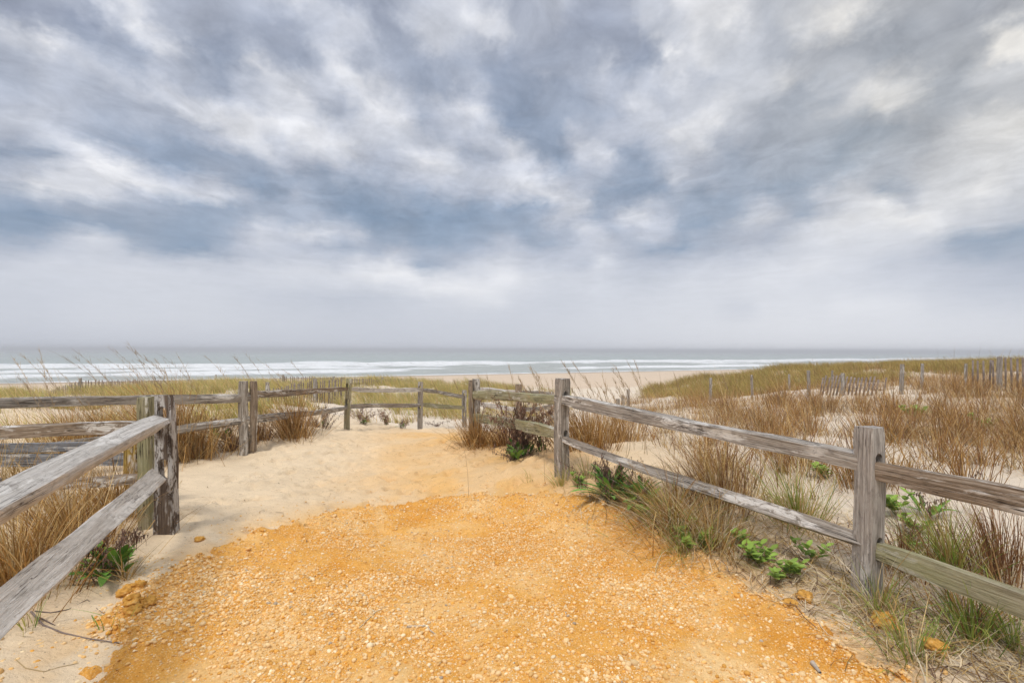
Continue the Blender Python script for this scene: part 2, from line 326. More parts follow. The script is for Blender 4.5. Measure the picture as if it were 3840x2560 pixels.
def axis_pts(a, b, step, lo, hi, g=1.03, gmax=60):
    mid = list(np.arange(a, b, step)); s = step; p = mid[-1]; up = []
    while p < hi: s = min(s*g, gmax); p += s; up.append(p)
    s = step; p = mid[0]; dn = []
    while p > lo: s = min(s*g*1.03, gmax); p -= s; dn.append(p)
    return np.array(dn[::-1]+mid+up)
def tensor(xs, ys):
    XX, YY = np.meshgrid(xs, ys); nx, ny = len(xs), len(ys)
    i = (np.arange(ny-1)[:, None]*nx+np.arange(nx-1)[None, :]).ravel()
    return XX, YY, np.stack([i, i+1, i+nx+1, i+nx], 1)
# gravel outline (world), from its outline on the ground
G_PX = [(260, 2600), (310, 2540), (385, 2400), (415, 2275), (545, 2185), (690, 2095), (860, 2030), (1000, 1975), (1300, 1905), (1600, 1862), (1850, 1842),
        (2000, 1838), (2160, 1850), (2350, 1905), (2480, 1985), (2600, 2055), (2760, 2150), (2900, 2215), (3080, 2320), (3250, 2440), (3420, 2560), (3500, 2640)]
def on_ground(px, py):
    Y_ = EYE*F/(py-1312)
    for _ in range(40):
        z = h1((px-1920)/F*Y_, Y_); Y_ += .6*((EYE-z-.02)*F/(py-(1312+(px-1920)*.003125))-Y_)
    return ((px-1920)/F*Y_, Y_)
G_OUT = [(-2.25, -2.0)]+[on_ground(px, py) for px, py in G_PX]+[(2.1, -2.0)]
GO = np.array(G_OUT)
def gdist(x, y):     # signed distance to the gravel outline, positive inside
    x = np.asarray(x, float); y = np.asarray(y, float); d = np.full(x.shape, 1e9); ins = np.zeros(x.shape, bool)
    n = len(GO)
    for i in range(n):
        ax, ay = GO[i]; bx, by = GO[(i+1) % n]; vx, vy = bx-ax, by-ay
        t = np.clip(((x-ax)*vx+(y-ay)*vy)/(vx*vx+vy*vy), 0, 1); d = np.minimum(d, np.hypot(x-ax-t*vx, y-ay-t*vy))
        c = ((ay > y) != (by > y)) & (x < (bx-ax)*(y-ay)/(by-ay+1e-12)+ax); ins ^= c
    return np.where(ins, d, -d)
def gravel_lift(x, y):
    d = gdist(x, y)+(fbm(x*5, y*5, 31, 3)-.5)*.26+(fbm(x*18, y*18, 37, 3)-.5)*.22
    edge = np.exp(-((d-.10)/.10)**2)
    return -.05+sstep(-.10, .12, d)*.072+edge*(fbm(x*9, y*9, 33, 3))*.030*(d > -.05), d
def hgrav(x, y):
    l, d = gravel_lift(x, y); return hz(x, y)+l

xs = axis_pts(-6, 7, .035, -2500, 4000); ys = axis_pts(1.5, 11, .035, -60, 4000)
XX, YY, FF = tensor(xs, ys); ZZ = hz(XX, YY)
# scuffs and footprints in the sand
def dent(cx, cy, L_, w_, ang, dep):
    global ZZ
    i0, i1 = np.searchsorted(xs, (cx-.5, cx+.5)); j0, j1 = np.searchsorted(ys, (cy-.5, cy+.5))
    dx = XX[j0:j1, i0:i1]-cx; dy = YY[j0:j1, i0:i1]-cy
    u_ = (dx*math.cos(ang)+dy*math.sin(ang))/L_; v_ = (-dx*math.sin(ang)+dy*math.cos(ang))/w_
    r = np.hypot(u_, v_); ZZ[j0:j1, i0:i1] += dep*(-np.exp(-(r**3))+.55*np.exp(-((r-1.35)/.4)**2))
for k in range(900):
    cx, cy = rng.uniform(-3.6, 1.2), rng.uniform(4.2, 13)
    cx *= (.5+cy/14)
    if gdist(np.array([cx]), np.array([cy]))[0] > -.05: continue
    dent(cx, cy, rng.uniform(.07, .15), rng.uniform(.045, .08), rng.uniform(0, 3.14), rng.uniform(.014, .040))
pathness = np.exp(-(np.abs(XX+.55+.16*(YY-7))/1.55)**2.6)*sstep(3.5, 5.0, YY)*(1-sstep(10, 13.5, YY))
gd = gdist(XX, YY); ZZ = ZZ-.07*sstep(.05, .30, gd); near_g = np.exp(-(np.clip(-gd, 0, 9)/.22))
dust = np.clip(pathness*(.60+.45*sstep(.28, .75, fbm(XX*1.1, YY*1.1, 61, 5, .6)))+.7*near_g*sstep(.4, .6, fbm(XX*3, YY*3, 63, 3)), 0, 1)
beachness = sstep(30, 42, YY)
sc_ = np.array((.76, .605, .41)); oc = np.array((.78, .475, .185)); pale = np.array((.73, .625, .49)); bc = np.array((.66, .52, .375))
off = sstep(1.2, 3.0, XX-.2+ .0*YY)*1.0+sstep(11, 16, YY)
off = np.clip(off, 0, 1)
cols = sc_*(1-off[..., None])+pale*off[..., None]
cols = cols*(1-beachness[..., None])+bc*beachness[..., None]
s_ = SN[0]*XX+SN[1]*YY; wet = sstep(104, 116, s_)
cols = cols*(1-wet[..., None])+np.array((.40, .31, .23))*wet[..., None]
cols = cols*(1-dust[..., None])+oc*dust[..., None]
m_sand, t, b = new_mat('dry_sand', .95); b.inputs['Specular IOR Level'].default_value = .1
a = tnode(t, 'ShaderNodeAttribute', attribute_name='tint')
n1 = noise_in(t, 1.6, 6, .6); n2 = noise_in(t, 40, 4, .7); n3 = noise_in(t, 260, 2, .7); n4 = noise_in(t, 75, 2, .5)
c = mixc(t, .5, a.outputs[0], ramp(t, n1, [(.3, (.80, .79, .78)), (.7, (1.06, 1.06, 1.06))]), 'MULTIPLY')
c = mixc(t, .5, c, ramp(t, n3, [(.3, (.70, .68, .66)), (.62, (1.1, 1.1, 1.1))]), 'MULTIPLY')
c = mixc(t, ramp(t, n4, [(.69, (0, 0, 0)), (.71, (.8, .8, .8))]), c, (.16, .12, .09))
t.links.new(c, b.inputs['Base Color']); n5 = noise_in(t, 9, 5, .65, (1, 1.6, 1), dist=.6); p = bump(t, b, n5, .6, .05); p = bump(t, b, n2, .45, .02, p); bump(t, b, n3, .5, .005, p)
ground = mesh_np('sand', np.stack([XX, YY, ZZ], -1).reshape(-1, 3), FF, m_sand, cols=cols.reshape(-1, 3), smooth=True)
tag(ground, 'pale dry sand of the path, dunes and beach', kind='structure')

# gravel path: its own sheet lying on the sand
gx = np.arange(-2.9, 2.7, .018); gy = np.concatenate([np.arange(-1, 1.6, .1), np.arange(1.6, 6.3, .018)])
GX, GY, GF = tensor(gx, gy); lift, gd2 = gravel_lift(GX, GY)
GZ = hz(GX, GY)+lift+(fbm(GX*6, GY*6, 71, 3)-.5)*.022+(fbm(GX*22, GY*22, 73, 2)-.5)*.014
keep = (gd2.ravel()[GF] > -.14).any(1)
m_grav, t, b = new_mat('orange_gravel_binder', .95); b.inputs['Specular IOR Level'].default_value = .1
n1 = noise_in(t, 1.3, 6, .6, dist=.5); n2 = noise_in(t, 60, 5, .7); n3 = noise_in(t, 220, 3, .7)
v = tnode(t, 'ShaderNodeTexVoronoi'); v.inputs['Scale'].default_value = 95; cc = tnode(t, 'ShaderNodeTexCoord'); t.links.new(cc.outputs['Object'], v.inputs['Vector'])
c = ramp(t, n1, [(.36, (.68, .30, .045)), (.51, (.77, .40, .095)), (.66, (.84, .57, .27))])
c = mixc(t, .55, c, ramp(t, n2, [(.3, (.62, .55, .45)), (.65, (1.12, 1.12, 1.12))]), 'MULTIPLY')
c = mixc(t, ramp(t, v.outputs['Distance'], [(.18, (.5, .5, .5)), (.42, (0, 0, 0))]), c, (.84, .60, .28))
t.links.new(c, b.inputs['Base Color']); p = bump(t, b, n2, .6, .02); p = bump(t, b, n3, .5, .005, p)
gobj = mesh_np('gravel_path', np.stack([GX, GY, GZ], -1).reshape(-1, 3), GF[keep], m_grav, smooth=True)
tag(gobj, 'orange gravel surface of the path', kind='structure')

def ico(sub):
    bm = bmesh.new(); bmesh.ops.create_icosphere(bm, subdivisions=sub, radius=1); bm.verts.ensure_lookup_table()
    V = np.array([v.co[:] for v in bm.verts]); Fc = np.array([[v.index for v in f.verts] for f in bm.faces]); bm.free(); return V, Fc
def pebbles(name, n, ylo, yhi, rlo, rhi, sub, seed, prof=2.2, edge=False):
    r_ = np.random.default_rng(seed); x = r_.uniform(-2.7, 2.4, n*3); y = r_.uniform(ylo, yhi, n*3)
    _, d = gravel_lift(x, y); dens = sstep(.30, .62, fbm(x*2.1, y*2.1, 81, 4))*.85+.25
    stray = np.exp(-np.clip(-d, 0, 9)/.16)*.55
    ok = r_.random(n*3) < np.where(d > 0, dens, stray*dens)
    x, y = x[ok][:n], y[ok][:n]; n = len(x)
    z = np.maximum(hz(x, y)+(-.004), hgrav(x, y))+(fbm(x*6, y*6, 71, 3)-.5)*.022+(fbm(x*22, y*22, 73, 2)-.5)*.014
    r = rlo+(rhi-rlo)*r_.random(n)**prof
    V0, F0 = ico(sub); nv = len(V0)
    jit = 1+(r_.random((n, nv, 1))-.5)*.12
    sx = np.stack([r*r_.uniform(.9, 1.35, n), r*r_.uniform(.8, 1.05, n), r*r_.uniform(.6, .9, n)], 1)
    P = V0[None]*jit*sx[:, None, :]
    a_ = r_.uniform(0, 6.28, n); ca, sa = np.cos(a_)[:, None], np.sin(a_)[:, None]
    tl = r_.uniform(-.5, .5, n)[:, None]; P[..., 2] += P[..., 0]*tl*.6
    Q = np.stack([P[..., 0]*ca-P[..., 1]*sa+x[:, None], P[..., 0]*sa+P[..., 1]*ca+y[:, None], P[..., 2]+(z+r*.18)[:, None]], -1)
    k = r_.random(n)
    pal = np.array([(.83, .58, .29), (.80, .49, .18), (.72, .36, .07), (.88, .72, .46), (.46, .37, .27)])
    idx = np.digitize(k, [.42, .72, .90, .994]); c = pal[idx]*r_.uniform(.8, 1.1, (n, 1))
    return Q.reshape(-1, 3), (F0[None]+(np.arange(n)*nv)[:, None, None]).reshape(-1, 3), np.repeat(c, nv, 0)
def merge(parts):
    V = []; Fc = []; C_ = []; o = 0
    for v_, f_, c_ in parts: V.append(v_); Fc.append(f_+o); C_.append(c_); o += len(v_)
    return np.concatenate(V), np.concatenate(Fc), np.concatenate(C_)
m_peb, t, b = new_mat('pebble_stone', .75)
a = tnode(t, 'ShaderNodeAttribute', attribute_name='tint'); n = noise_in(t, 130, 3)
c = mixc(t, .4, a.outputs[0], ramp(t, n, [(.3, (.75, .68, .6)), (.7, (1.1, 1.1, 1.1))]), 'MULTIPLY'); t.links.new(c, b.inputs['Base Color'])
V, Fc, C_ = merge([pebbles('p', 24000, 1.9, 3.6, .003, .0125, 2, 1, 3.2), pebbles('p', 26000, 3.0, 6.1, .004, .0115, 1, 2, 3.0),
                   pebbles('p', 26000, 1.9, 4.5, .0025, .005, 1, 3, 1.0), pebbles('p', 260, 2.2, 5.5, .012, .021, 2, 4, 2.0)])
pe = mesh_np('gravel_pebbles', V, Fc, m_peb, cols=C_, smooth=True, size=3)
tag(pe, 'cream and tan pebbles strewn over the orange gravel path', 'gravel', kind='stuff')

# ------------------------------------------------------------------ sea
sx_ = axis_pts(98, 330, .8, 96, 9500, 1.035, 400); tx_ = axis_pts(-260, 620, 2.2, -7000, 9000, 1.05, 400)
TT, SS, SF_ = tensor(tx_, sx_); PX = SD[0]*TT+SN[0]*SS; PY = SD[1]*TT+SN[1]*SS
def crest(s0, wob, sc, seed, back, front, hgt, thr):
    c = s0+(fbm(TT/sc, TT*0+.5, seed, 3)-.5)*wob; env = sstep(thr-.12, thr+.12, fbm(TT/(sc*1.6), TT*0+3.3, seed+5, 3))
    d = SS-c; return env*hgt*np.where(d > 0, np.exp(-(d/back)**2), np.exp(-(d/front)**2)), d, env
H = np.zeros_like(SS); foam = np.zeros_like(SS)
nz2 = fbm(TT*.16, SS*.5, 203, 4, .6); patch = fbm(TT*.045, SS*.055, 207, 5, .62); patch2 = fbm(TT*.17, SS*.12, 209, 4, .6)
mott = patch*.65+patch2*.35
for s0, wob, sc, seed, hgt, thr, tail, dn in ((194, 18, 60, 11, 1.25, .22, 18, 1.0), (228, 14, 70, 21, 1.1, .58, 7, 1.0), (166, 18, 45, 31, .7, .50, 11, .85), (136, 14, 40, 41, .8, .44, 8, 1.0), (265, 12, 90, 51, .9, .68, 4, 1.0), (150, 12, 30, 61, .4, .58, 7, .7)):
    h_, d_, e_ = crest(s0, wob, sc, seed, 6, 2.5, hgt, thr); H += h_*(.7+.6*nz2)
    line = np.where(d_ > 0, np.exp(-(d_/1.8)**2), np.exp(-(d_/4.5)**2)); tl_ = np.where(d_ > 0, 0, np.exp(-np.abs(d_)/tail))
    foam = np.maximum(foam, e_*dn*np.maximum(line*(.75+.35*patch2), tl_*(.43+2.8*(mott-.5))))
foam = np.maximum(foam, np.exp(-((SS-119)/4)**2)*(.3+.6*patch2))
leftw = sstep(40, -90, TT)
foam = foam+(.13*leftw+.0)*(patch2 > .47)*sstep(200, 185, SS)*sstep(112, 135, SS)*(.5+patch)
far_ = sstep(300, 900, SS)
H = H+(fbm(TT*.03, SS*.09, 221, 4)-.5)*.9*(1-far_)*sstep(118, 190, SS)+(fbm(TT*.12, SS*.3, 223, 3)-.5)*.35*(1-far_)*sstep(110, 130, SS)
fo = sstep(.36, .62, foam)*.86
whitecap = sstep(.80, .86, fbm(TT*.09, SS*.12, 231, 3, .7))*sstep(260, 330, SS)*(1-sstep(900, 1500, SS))
fo = np.clip(fo+whitecap, 0, 1)
wc = np.array((.40, .45, .42)); wn = np.array((.42, .44, .40)); k_ = sstep(280, 160, SS)[..., None]
cols = (wc*(1-k_)+wn*k_); cols = cols*(1-fo[..., None])+np.array((.90, .91, .91))*fo[..., None]
m_sea, t, b = new_mat('sea_water', .25); b.inputs['Specular IOR Level'].default_value = .5
a = tnode(t, 'ShaderNodeAttribute', attribute_name='tint'); t.links.new(a.outputs[0], b.inputs['Base Color'])
sp = tnode(t, 'ShaderNodeSeparateColor'); t.links.new(a.outputs[0], sp.inputs[0])
mr = tnode(t, 'ShaderNodeMapRange'); mr.inputs[1].default_value = .3; mr.inputs[2].default_value = .8; mr.inputs[3].default_value = .38; mr.inputs[4].default_value = 1.0
t.links.new(sp.outputs[0], mr.inputs[0]); t.links.new(mr.outputs[0], b.inputs['Roughness'])
w1 = noise_in(t, .55, 5, .6, (1, 2, 1)); w2 = noise_in(t, .06, 4, .6, (1, 2.2, 1))
p = bump(t, b, w2, 1.0, 5.0); bump(t, b, w1, .9, 1.0, p)
sea = mesh_np('sea', np.stack([PX, PY, H-4.4], -1).reshape(-1, 3), SF_, m_sea, cols=cols.reshape(-1, 3), smooth=True)
tag(sea, 'grey green sea with white surf', kind='structure')

# ------------------------------------------------------------------ fences
def tangent_frame(d):
    d = d.normalized(); s = d.cross(Vector((0, 0, 1))).normalized(); return d, s, s.cross(d)
def make_rail(P, Q, h0, h1_, w0, w1, mat, parent, seed, taper=(.75, .75), tw=(0, 0), sag=0, name='rail', rough=1.0, wedge=.0):
    """split rail: irregular four-cornered section, local X along its length"""
    rr = random.Random(seed); d = Q-P; Ln = d.length; d, s, u_ = tangent_frame(d); n = 34; V = []; Fc = []
    base = [(-.5, -.5), (-.5, -.16), (-.5, .2), (-.47, .46), (-.42, .5), (-.15, .5), (.18, .5), (.42, .5), (.5, .46), (.5, .15), (.5, -.2), (.46, -.5), (.1, -.5), (-.25, -.5)]
    cj = [(rr.uniform(-.07, .07), rr.uniform(-.07, .07)) for _ in base]
    ph = [rr.uniform(0, 6.28) for _ in range(8)]
    for i in range(n+1):
        t_ = i/n; e = min(t_, 1-t_)*Ln; k = taper[0 if t_ < .5 else 1]; tp = k+(1-k)*min(1, e/.35)
        hh = (h0+(h1_-h0)*t_)*tp*(1+.07*rough*math.sin(ph[0]+t_*7)+.04*rough*math.sin(ph[1]+t_*19))
        ww = (w0+(w1-w0)*t_)*(1+.08*rough*math.sin(ph[2]+t_*6)+.03*rough*math.sin(ph[3]+t_*23))
        oy = .010*rough*math.sin(ph[4]+t_*5); oz = .010*rough*math.sin(ph[5]+t_*6)-sag*4*t_*(1-t_)
        a_ = tw[0]+(tw[1]-tw[0])*t_
        for j, (a0, b0) in enumerate(base):
            loc = .05*math.sin(ph[6]+t_*11+j*1.9)+.03*math.sin(ph[7]+t_*31+j*3.1)
            yy = (a0+cj[j][0]+a0*loc*rough)*ww; zz = (b0*(1-wedge*(a0+.5))+cj[j][1]+b0*loc*rough)*hh
            V.append((t_*Ln, oy+yy*math.cos(a_)-zz*math.sin(a_), oz+yy*math.sin(a_)+zz*math.cos(a_)))
    m_ = len(base)
    for i in range(n):
        for j in range(m_):
            a_, b_ = i*m_+j, i*m_+(j+1) % m_; Fc.append((a_, b_, b_+m_, a_+m_))
    Fc.append(tuple(range(m_))[::-1]); Fc.append(tuple(range(n*m_, (n+1)*m_)))
    me = bpy.data.meshes.new(name); me.from_pydata(V, [], Fc); me.materials.append(mat); me.update()
    for p_ in me.polygons[:-2]: p_.use_smooth = True
    try: me.set_sharp_from_angle(angle=R(38))
    except Exception: pass
    o = bpy.data.objects.new(name, me); COL.objects.link(o); mt = Matrix((d, s, u_)).transposed().to_4x4(); mt.translation = P-Vector(parent.location)
    o.parent = parent; o.matrix_local = mt; return o
def make_post(x, y, z0, z1, w, dd, yaw, mat, parent, seed, holes=(), lean=(0, 0), top_w=1.0, chamfer=0.0, name='post', slope=0.0):
    rr = random.Random(seed); n = 26; Ht = z1-z0+.25; V = []; Fc = []
    base = [(-.5, -.44), (-.5, -.1), (-.5, .2), (-.5, .44), (-.44, .5), (-.1, .5), (.2, .5), (.44, .5), (.5, .44), (.5, .1), (.5, -.2), (.5, -.44), (.44, -.5), (.15, -.5), (-.15, -.5), (-.44, -.5)]
    ph = [rr.uniform(0, 6.28) for _ in range(6)]; m_ = len(base)
    for i in range(n+1):
        t_ = i/n; zz = -.25+Ht*t_; k = 1+(top_w-1)*t_
        for j, (a0, b0) in enumerate(base):
            q = .025*math.sin(ph[0]+t_*9+j)+.02*math.sin(ph[1]+t_*21+2*j)
            xx = a0*w*k*(1+q)+.006*math.sin(ph[2]+t_*5); yy = b0*dd*k*(1+q)+.006*math.sin(ph[3]+t_*6)
            z_ = zz
            if i == n: xx *= .93; yy *= .93; z_ += -.004+rr.uniform(-.004, .004)+slope*a0*w
            if chamfer and t_ > .9: xx = min(xx, w*(.5-chamfer*(t_-.9)*10))
            V.append((xx, yy, z_))
    for i in range(n):
        for j in range(m_):
            a_, b_ = i*m_+j, i*m_+(j+1) % m_; Fc.append((b_, a_, a_+m_, b_+m_))
    Fc.append(tuple(range(m_))); Fc.append(tuple(range(n*m_, (n+1)*m_))[::-1])
    me = bpy.data.meshes.new(name); me.from_pydata(V, [], Fc); me.update()
    bm = bmesh.new(); bm.from_mesh(me); bmesh.ops.recalc_face_normals(bm, faces=bm.faces)
    bm.to_mesh(me); bm.free()
    o = bpy.data.objects.new(name, me); COL.objects.link(o)
    if holes:
        bmc = bmesh.new()
        for (hz_, hyaw, hw, hh) in holes:          # rounded slot cut right through
            ring = []
            for k in range(20):
                a_ = 2*math.pi*k/20; cx_ = hw/2*math.cos(a_); cz_ = (hh/2-hw/2)*(1 if math.sin(a_) >= 0 else -1)+hw/2*math.sin(a_)
                ring.append((cx_, cz_))
            c_, s2 = math.cos(hyaw), math.sin(hyaw); fr = []; bk = []
            for (cx_, cz_) in ring:
                for lst, dy in ((fr, -.3), (bk, .3)):
                    lst.append(bmc.verts.new((cx_*c_-dy*s2, cx_*s2+dy*c_, hz_-z0+cz_)))
            bmc.faces.new(fr); bmc.faces.new(bk[::-1])
            for k in range(20): bmc.faces.new((fr[k], bk[k], bk[(k+1) % 20], fr[(k+1) % 20]))
        bmesh.ops.recalc_face_normals(bmc, faces=bmc.faces); cm = bpy.data.meshes.new('cut'); bmc.to_mesh(cm); bmc.free()
        co = bpy.data.objects.new('cut', cm); COL.objects.link(co)
        md = o.modifiers.new('b', 'BOOLEAN'); md.operation = 'DIFFERENCE'; md.object = co; md.solver = 'EXACT'
        dg = bpy.context.evaluated_depsgraph_get(); nm = bpy.data.meshes.new_from_object(o.evaluated_get(dg))
        o.modifiers.clear(); o.data = nm; bpy.data.objects.remove(co); me = nm
    me.materials.clear(); me.materials.append(mat); me.name = name
    for p_ in me.polygons: p_.use_smooth = True
    try: me.set_sharp_from_angle(angle=R(35))
    except Exception: pass
    o.parent = parent; o.location = Vector((x, y, z0))-Vector(parent.location); o.rotation_euler = (lean[1], lean[0], yaw); return o
def pt(px, py, Y): return W(px, py, Y)

# right-hand fence (things seen from the path: two rails between heavy posts)
fr = empty('split_rail_fence', (1.4, 4.5, .1), label='weathered split rail fence along the right side of the orange gravel', cat='fence', group='split rail fences')
R0, R1, R2, R3 = (-.64, 8.5), (.55, 5.6), (2.33, 3.34), (3.35, .85)
def yaw_of(a, b_): return math.atan2(b_[1]-a[1], b_[0]-a[0])-math.pi/2
y01, y12, y23 = yaw_of(R0, R1), yaw_of(R1, R2), yaw_of(R2, R3)
zt = lambda px, py, Y: W(px, py, Y).z
make_post(R0[0]+.045, R0[1]+.02, h1(*R0), zt(1780, 1420, 8.5), .11, .12, .25, WOODS['post_grey'], fr, 1, holes=[(zt(1775, 1483, 8.5), y01-.25, .06, .16), (zt(1775, 1560, 8.5), y01-.25, .06, .16)])
make_post(R0[0]-.04, R0[1]-.04, h1(*R0), zt(1760, 1424, 8.5), .065, .11, .1, WOODS['post_brown'], fr, 2)
make_post(R1[0], R1[1], h1(*R1), zt(2108, 1418, 5.6), .125, .125, .55, WOODS['post_grey'], fr, 3,
          holes=[(zt(2112, 1490, 5.6), y12-.55, .058, .15), (zt(2112, 1635, 5.6), y12-.55, .058, .15)])
make_post(R2[0], R2[1], h1(*R2), zt(3255, 1598, 3.34), .135, .135, .36, WOODS['post_silver'], fr, 4, top_w=.94,
          holes=[(zt(3270, 1738, 3.34), y23-.36, .062, .155), (zt(3270, 2045, 3.34), y23-.36, .062, .155)])
make_post(R3[0], R3[1], h1(*R3), h1(*R3)+1.12, .13, .13, .3, WOODS['post_grey'], fr, 5)
def rail_between(a, b_, za, zb, ext0, ext1, *args, **k):
    P = Vector((a[0], a[1], za)); Q = Vector((b_[0], b_[1], zb)); d = (Q-P).normalized(); return make_rail(P-d*ext0, Q+d*ext1, *args, **k)
rail_between(R0, R1, zt(1775, 1480, 8.5), zt(2100, 1497, 5.6), .05, .0, .135, .10, .07, .08, WOODS['rail_green'], fr, 10, taper=(.8, .85))
rail_between(R0, R1, zt(1775, 1560, 8.5), zt(2100, 1625, 5.6), .05, .0, .13, .105, .07, .08, WOODS['rail_green'], fr, 11, taper=(.8, .85))
rail_between(R1, R2, zt(2130, 1498, 5.6), zt(3235, 1742, 3.34), .07, .0, .105, .105, .10, .11, WOODS['rail_grey'], fr, 12, taper=(.7, .95), tw=(.0, -.1), sag=-.01, wedge=.15)
rail_between(R1, R2, zt(2130, 1643, 5.6), zt(3235, 2038, 3.34), .07, .0, .09, .09, .085, .10, WOODS['rail_grey'], fr, 13, taper=(.7, .9), tw=(.2, .5), sag=.015)
rail_between(R2, R3, zt(3265, 1755, 3.34), zt(3265, 1755, 3.34)-.01, .05, .05, .115, .125, .10, .115, WOODS['rail_brown'], fr, 14, taper=(.9, .8), tw=(.1, .2), sag=.02)
rail_between(R2, R3, zt(3265, 2052, 3.34), zt(3265, 2052, 3.34)-.03, .05, .05, .12, .135, .08, .095, WOODS['rail_green'], fr, 15, taper=(.8, .8), tw=(.15, .1), sag=.02)

# left-hand near fence: the leaning post with the oval hole and the two rails that run to the viewer
L1 = (-2.75, 4.1); D1 = (-1.62, 1.12)
fl = empty('split_rail_fence', (-2.2, 2.6, 0), label='near fence whose two bleached rails slant down from the dark mottled post at left', cat='fence', group='split rail fences')
yl = yaw_of(L1, D1)
zl0 = h1(*L1)
make_post(L1[0], L1[1], zl0, zt(622, 1480, 4.1), .175, .09, .02, WOODS['post_dark'], fl, 21, lean=(-.035, 0), top_w=.72, chamfer=.20,
          holes=[(zt(640, 1560, 4.1), .0, .07, .16), (zt(636, 1757, 4.1), .0, .075, .175)])
make_rail(Vector((L1[0]-.03, L1[1]-.03, zt(620, 1568, 4.1))), Vector((D1[0], D1[1], EYE-.60)), .075, .085, .115, .125, WOODS['rail_pale'], fl, 22, taper=(.6, .9), tw=(.25, .42), rough=.6)
make_rail(Vector((L1[0]-.02, L1[1]-.09, zt(622, 1768, 4.1))), Vector((D1[0]-.0, D1[1], EYE-1.03)), .05, .05, .125, .155, WOODS['rail_pale'], fl, 23, taper=(.8, 1), tw=(.80, .80), rough=.9)
make_post(D1[0]-.03, D1[1]-.12, h1(*D1), 1.12, .15, .11, .4, WOODS['post_grey'], fl, 24)

# left corner post with its rails running off to the left
fc = empty('split_rail_fence', (-3.2, 4.5, 0), label='low split rail fence running left from the yellow-green topped post', cat='fence', group='split rail fences')
LB = (-2.98, 4.2)
make_post(LB[0], LB[1], h1(*LB), zt(555, 1484, 4.25), .095, .10, .05, WOODS['post_green'], fc, 31, lean=(-.02, 0))
make_rail(Vector((LB[0], LB[1]+.06, zt(535, 1593, 4.25))), pt(-700, 1665, 5.0), .085, .12, .10, .12, WOODS['rail_brown'], fc, 32, taper=(.7, .9), tw=(0, .2))
make_rail(Vector((LB[0], LB[1]+.06, zt(535, 1785, 4.25))), pt(-700, 1900, 4.6), .065, .10, .09, .12, WOODS['rail_brown'], fc, 33, taper=(.7, .9))
make_post(pt(-700, 1700, 4.9).x, 4.9, h1(pt(-700, 1700, 4.9).x, 4.9), .95, .12, .12, .1, WOODS['post_grey'], fc, 34)

# low board rail with a yellow post
fb = empty('board_fence', (-3.6, 4.9, 0), label='low blue-grey board fence with a yellow stained post, behind the mottled post at left', cat='fence')
bp = pt(505, 1800, 4.9)
make_post(bp.x, bp.y, h1(bp.x, bp.y), zt(505, 1625, 4.9), .125, .10, .05, m_yellow, fb, 41)
make_post(bp.x+.09, bp.y+.03, h1(bp.x, bp.y), zt(505, 1620, 4.9), .045, .08, .05, WOODS['post_pale'], fb, 42)
for k, (ya, yb, hh) in enumerate(((1668, 1690, .085), (1722, 1728, .12), (1800, 1808, .05))):
    make_rail(pt(540, ya, 5.02), pt(-500, yb, 5.05), hh, hh, .04, .04, m_bluegrey, fb, 43+k, taper=(1, 1), name='board', rough=.25)

# far left fence that curves round the end of the path
ff = empty('split_rail_fence', (-3.4, 9, 0), label='grey split rail fence curving round the far end of the sandy path', cat='fence', group='split rail fences')
LM1, L2, L3, L4, L5 = (-5.9, 5.1), (-4.04, 7.8), (-3.38, 10.5), (-2.29, 12.8), (-1.41, 15.2)
make_post(L2[0]-.02, L2[1]-.05, h1(*L2)-.02, zt(912, 1428, 7.75), .11, .11, .15, WOODS['post_grey'], ff, 51)
make_post(L2[0]+.072, L2[1]+.06, h1(*L2), zt(935, 1428, 7.85), .075, .11, .05, WOODS['post_brown'], ff, 52)
for k, (p_, pxt, pyt) in enumerate(((L3, 1295, 1418), (L4, 1577, 1431), (L5, 1742, 1462))):
    nx_ = [L4, L5, R0][k]
    make_post(p_[0], p_[1], h1(*p_), zt(pxt, pyt, p_[1]), .115, .125, .35, WOODS['post_grey' if k else 'post_green'], ff, 53+k, lean=((.03, 0) if k == 0 else (0, 0)),
              holes=[(zt(pxt, pyt+30-5*k, p_[1]), -.45, .06, .14), (zt(pxt, pyt+88+2*k, p_[1]), -.45, .06, .14)])
make_post(LM1[0], LM1[1], h1(*LM1), EYE-.35, .12, .12, .2, WOODS['post_grey'], ff, 57)
rail_between(LM1, L2, EYE-.575, zt(900, 1490, 7.8), .1, .05, .11, .12, .09, .09, WOODS['rail_grey'], ff, 60)
rail_between(LM1, L2, .45, zt(900, 1578, 7.8), .1, .05, .10, .11, .08, .08, WOODS['rail_grey'], ff, 61, tw=(.1, .3))
rail_between(L2, L3, zt(945, 1486, 7.8), zt(1290, 1460, 10.5), .05, .08, .10, .085, .08, .08, WOODS['rail_brown'], ff, 62, taper=(.8, .5), sag=-.02)
rail_between(L2, L3, zt(945, 1578, 7.8), zt(1290, 1530, 10.5), .05, .08, .115, .08, .08, .08, WOODS['rail_grey'], ff, 63, taper=(.9, .6))
rail_between(L3, L4, zt(1305, 1459, 10.5), zt(1577, 1462, 12.8), .05, .08, .085, .09, .08, .08, WOODS['rail_pale'], ff, 64, taper=(.5, .7), sag=.01)
rail_between(L3, L4, zt(1305, 1524, 10.5), zt(1577, 1517, 12.8), .05, .08, .095, .085, .08, .08, WOODS['rail_grey'], ff, 65, taper=(.8, .7))
rail_between(L4, L5, zt(1580, 1460, 12.8), zt(1742, 1486, 15.2), .05, .08, .09, .10, .08, .08, WOODS['rail_grey'], ff, 66, taper=(.5, .7))
rail_between(L4, L5, zt(1580, 1516, 12.8), zt(1742, 1529, 15.2), .05, .08, .11, .10, .08, .08, WOODS['rail_green'], ff, 67, taper=(.8, .7))

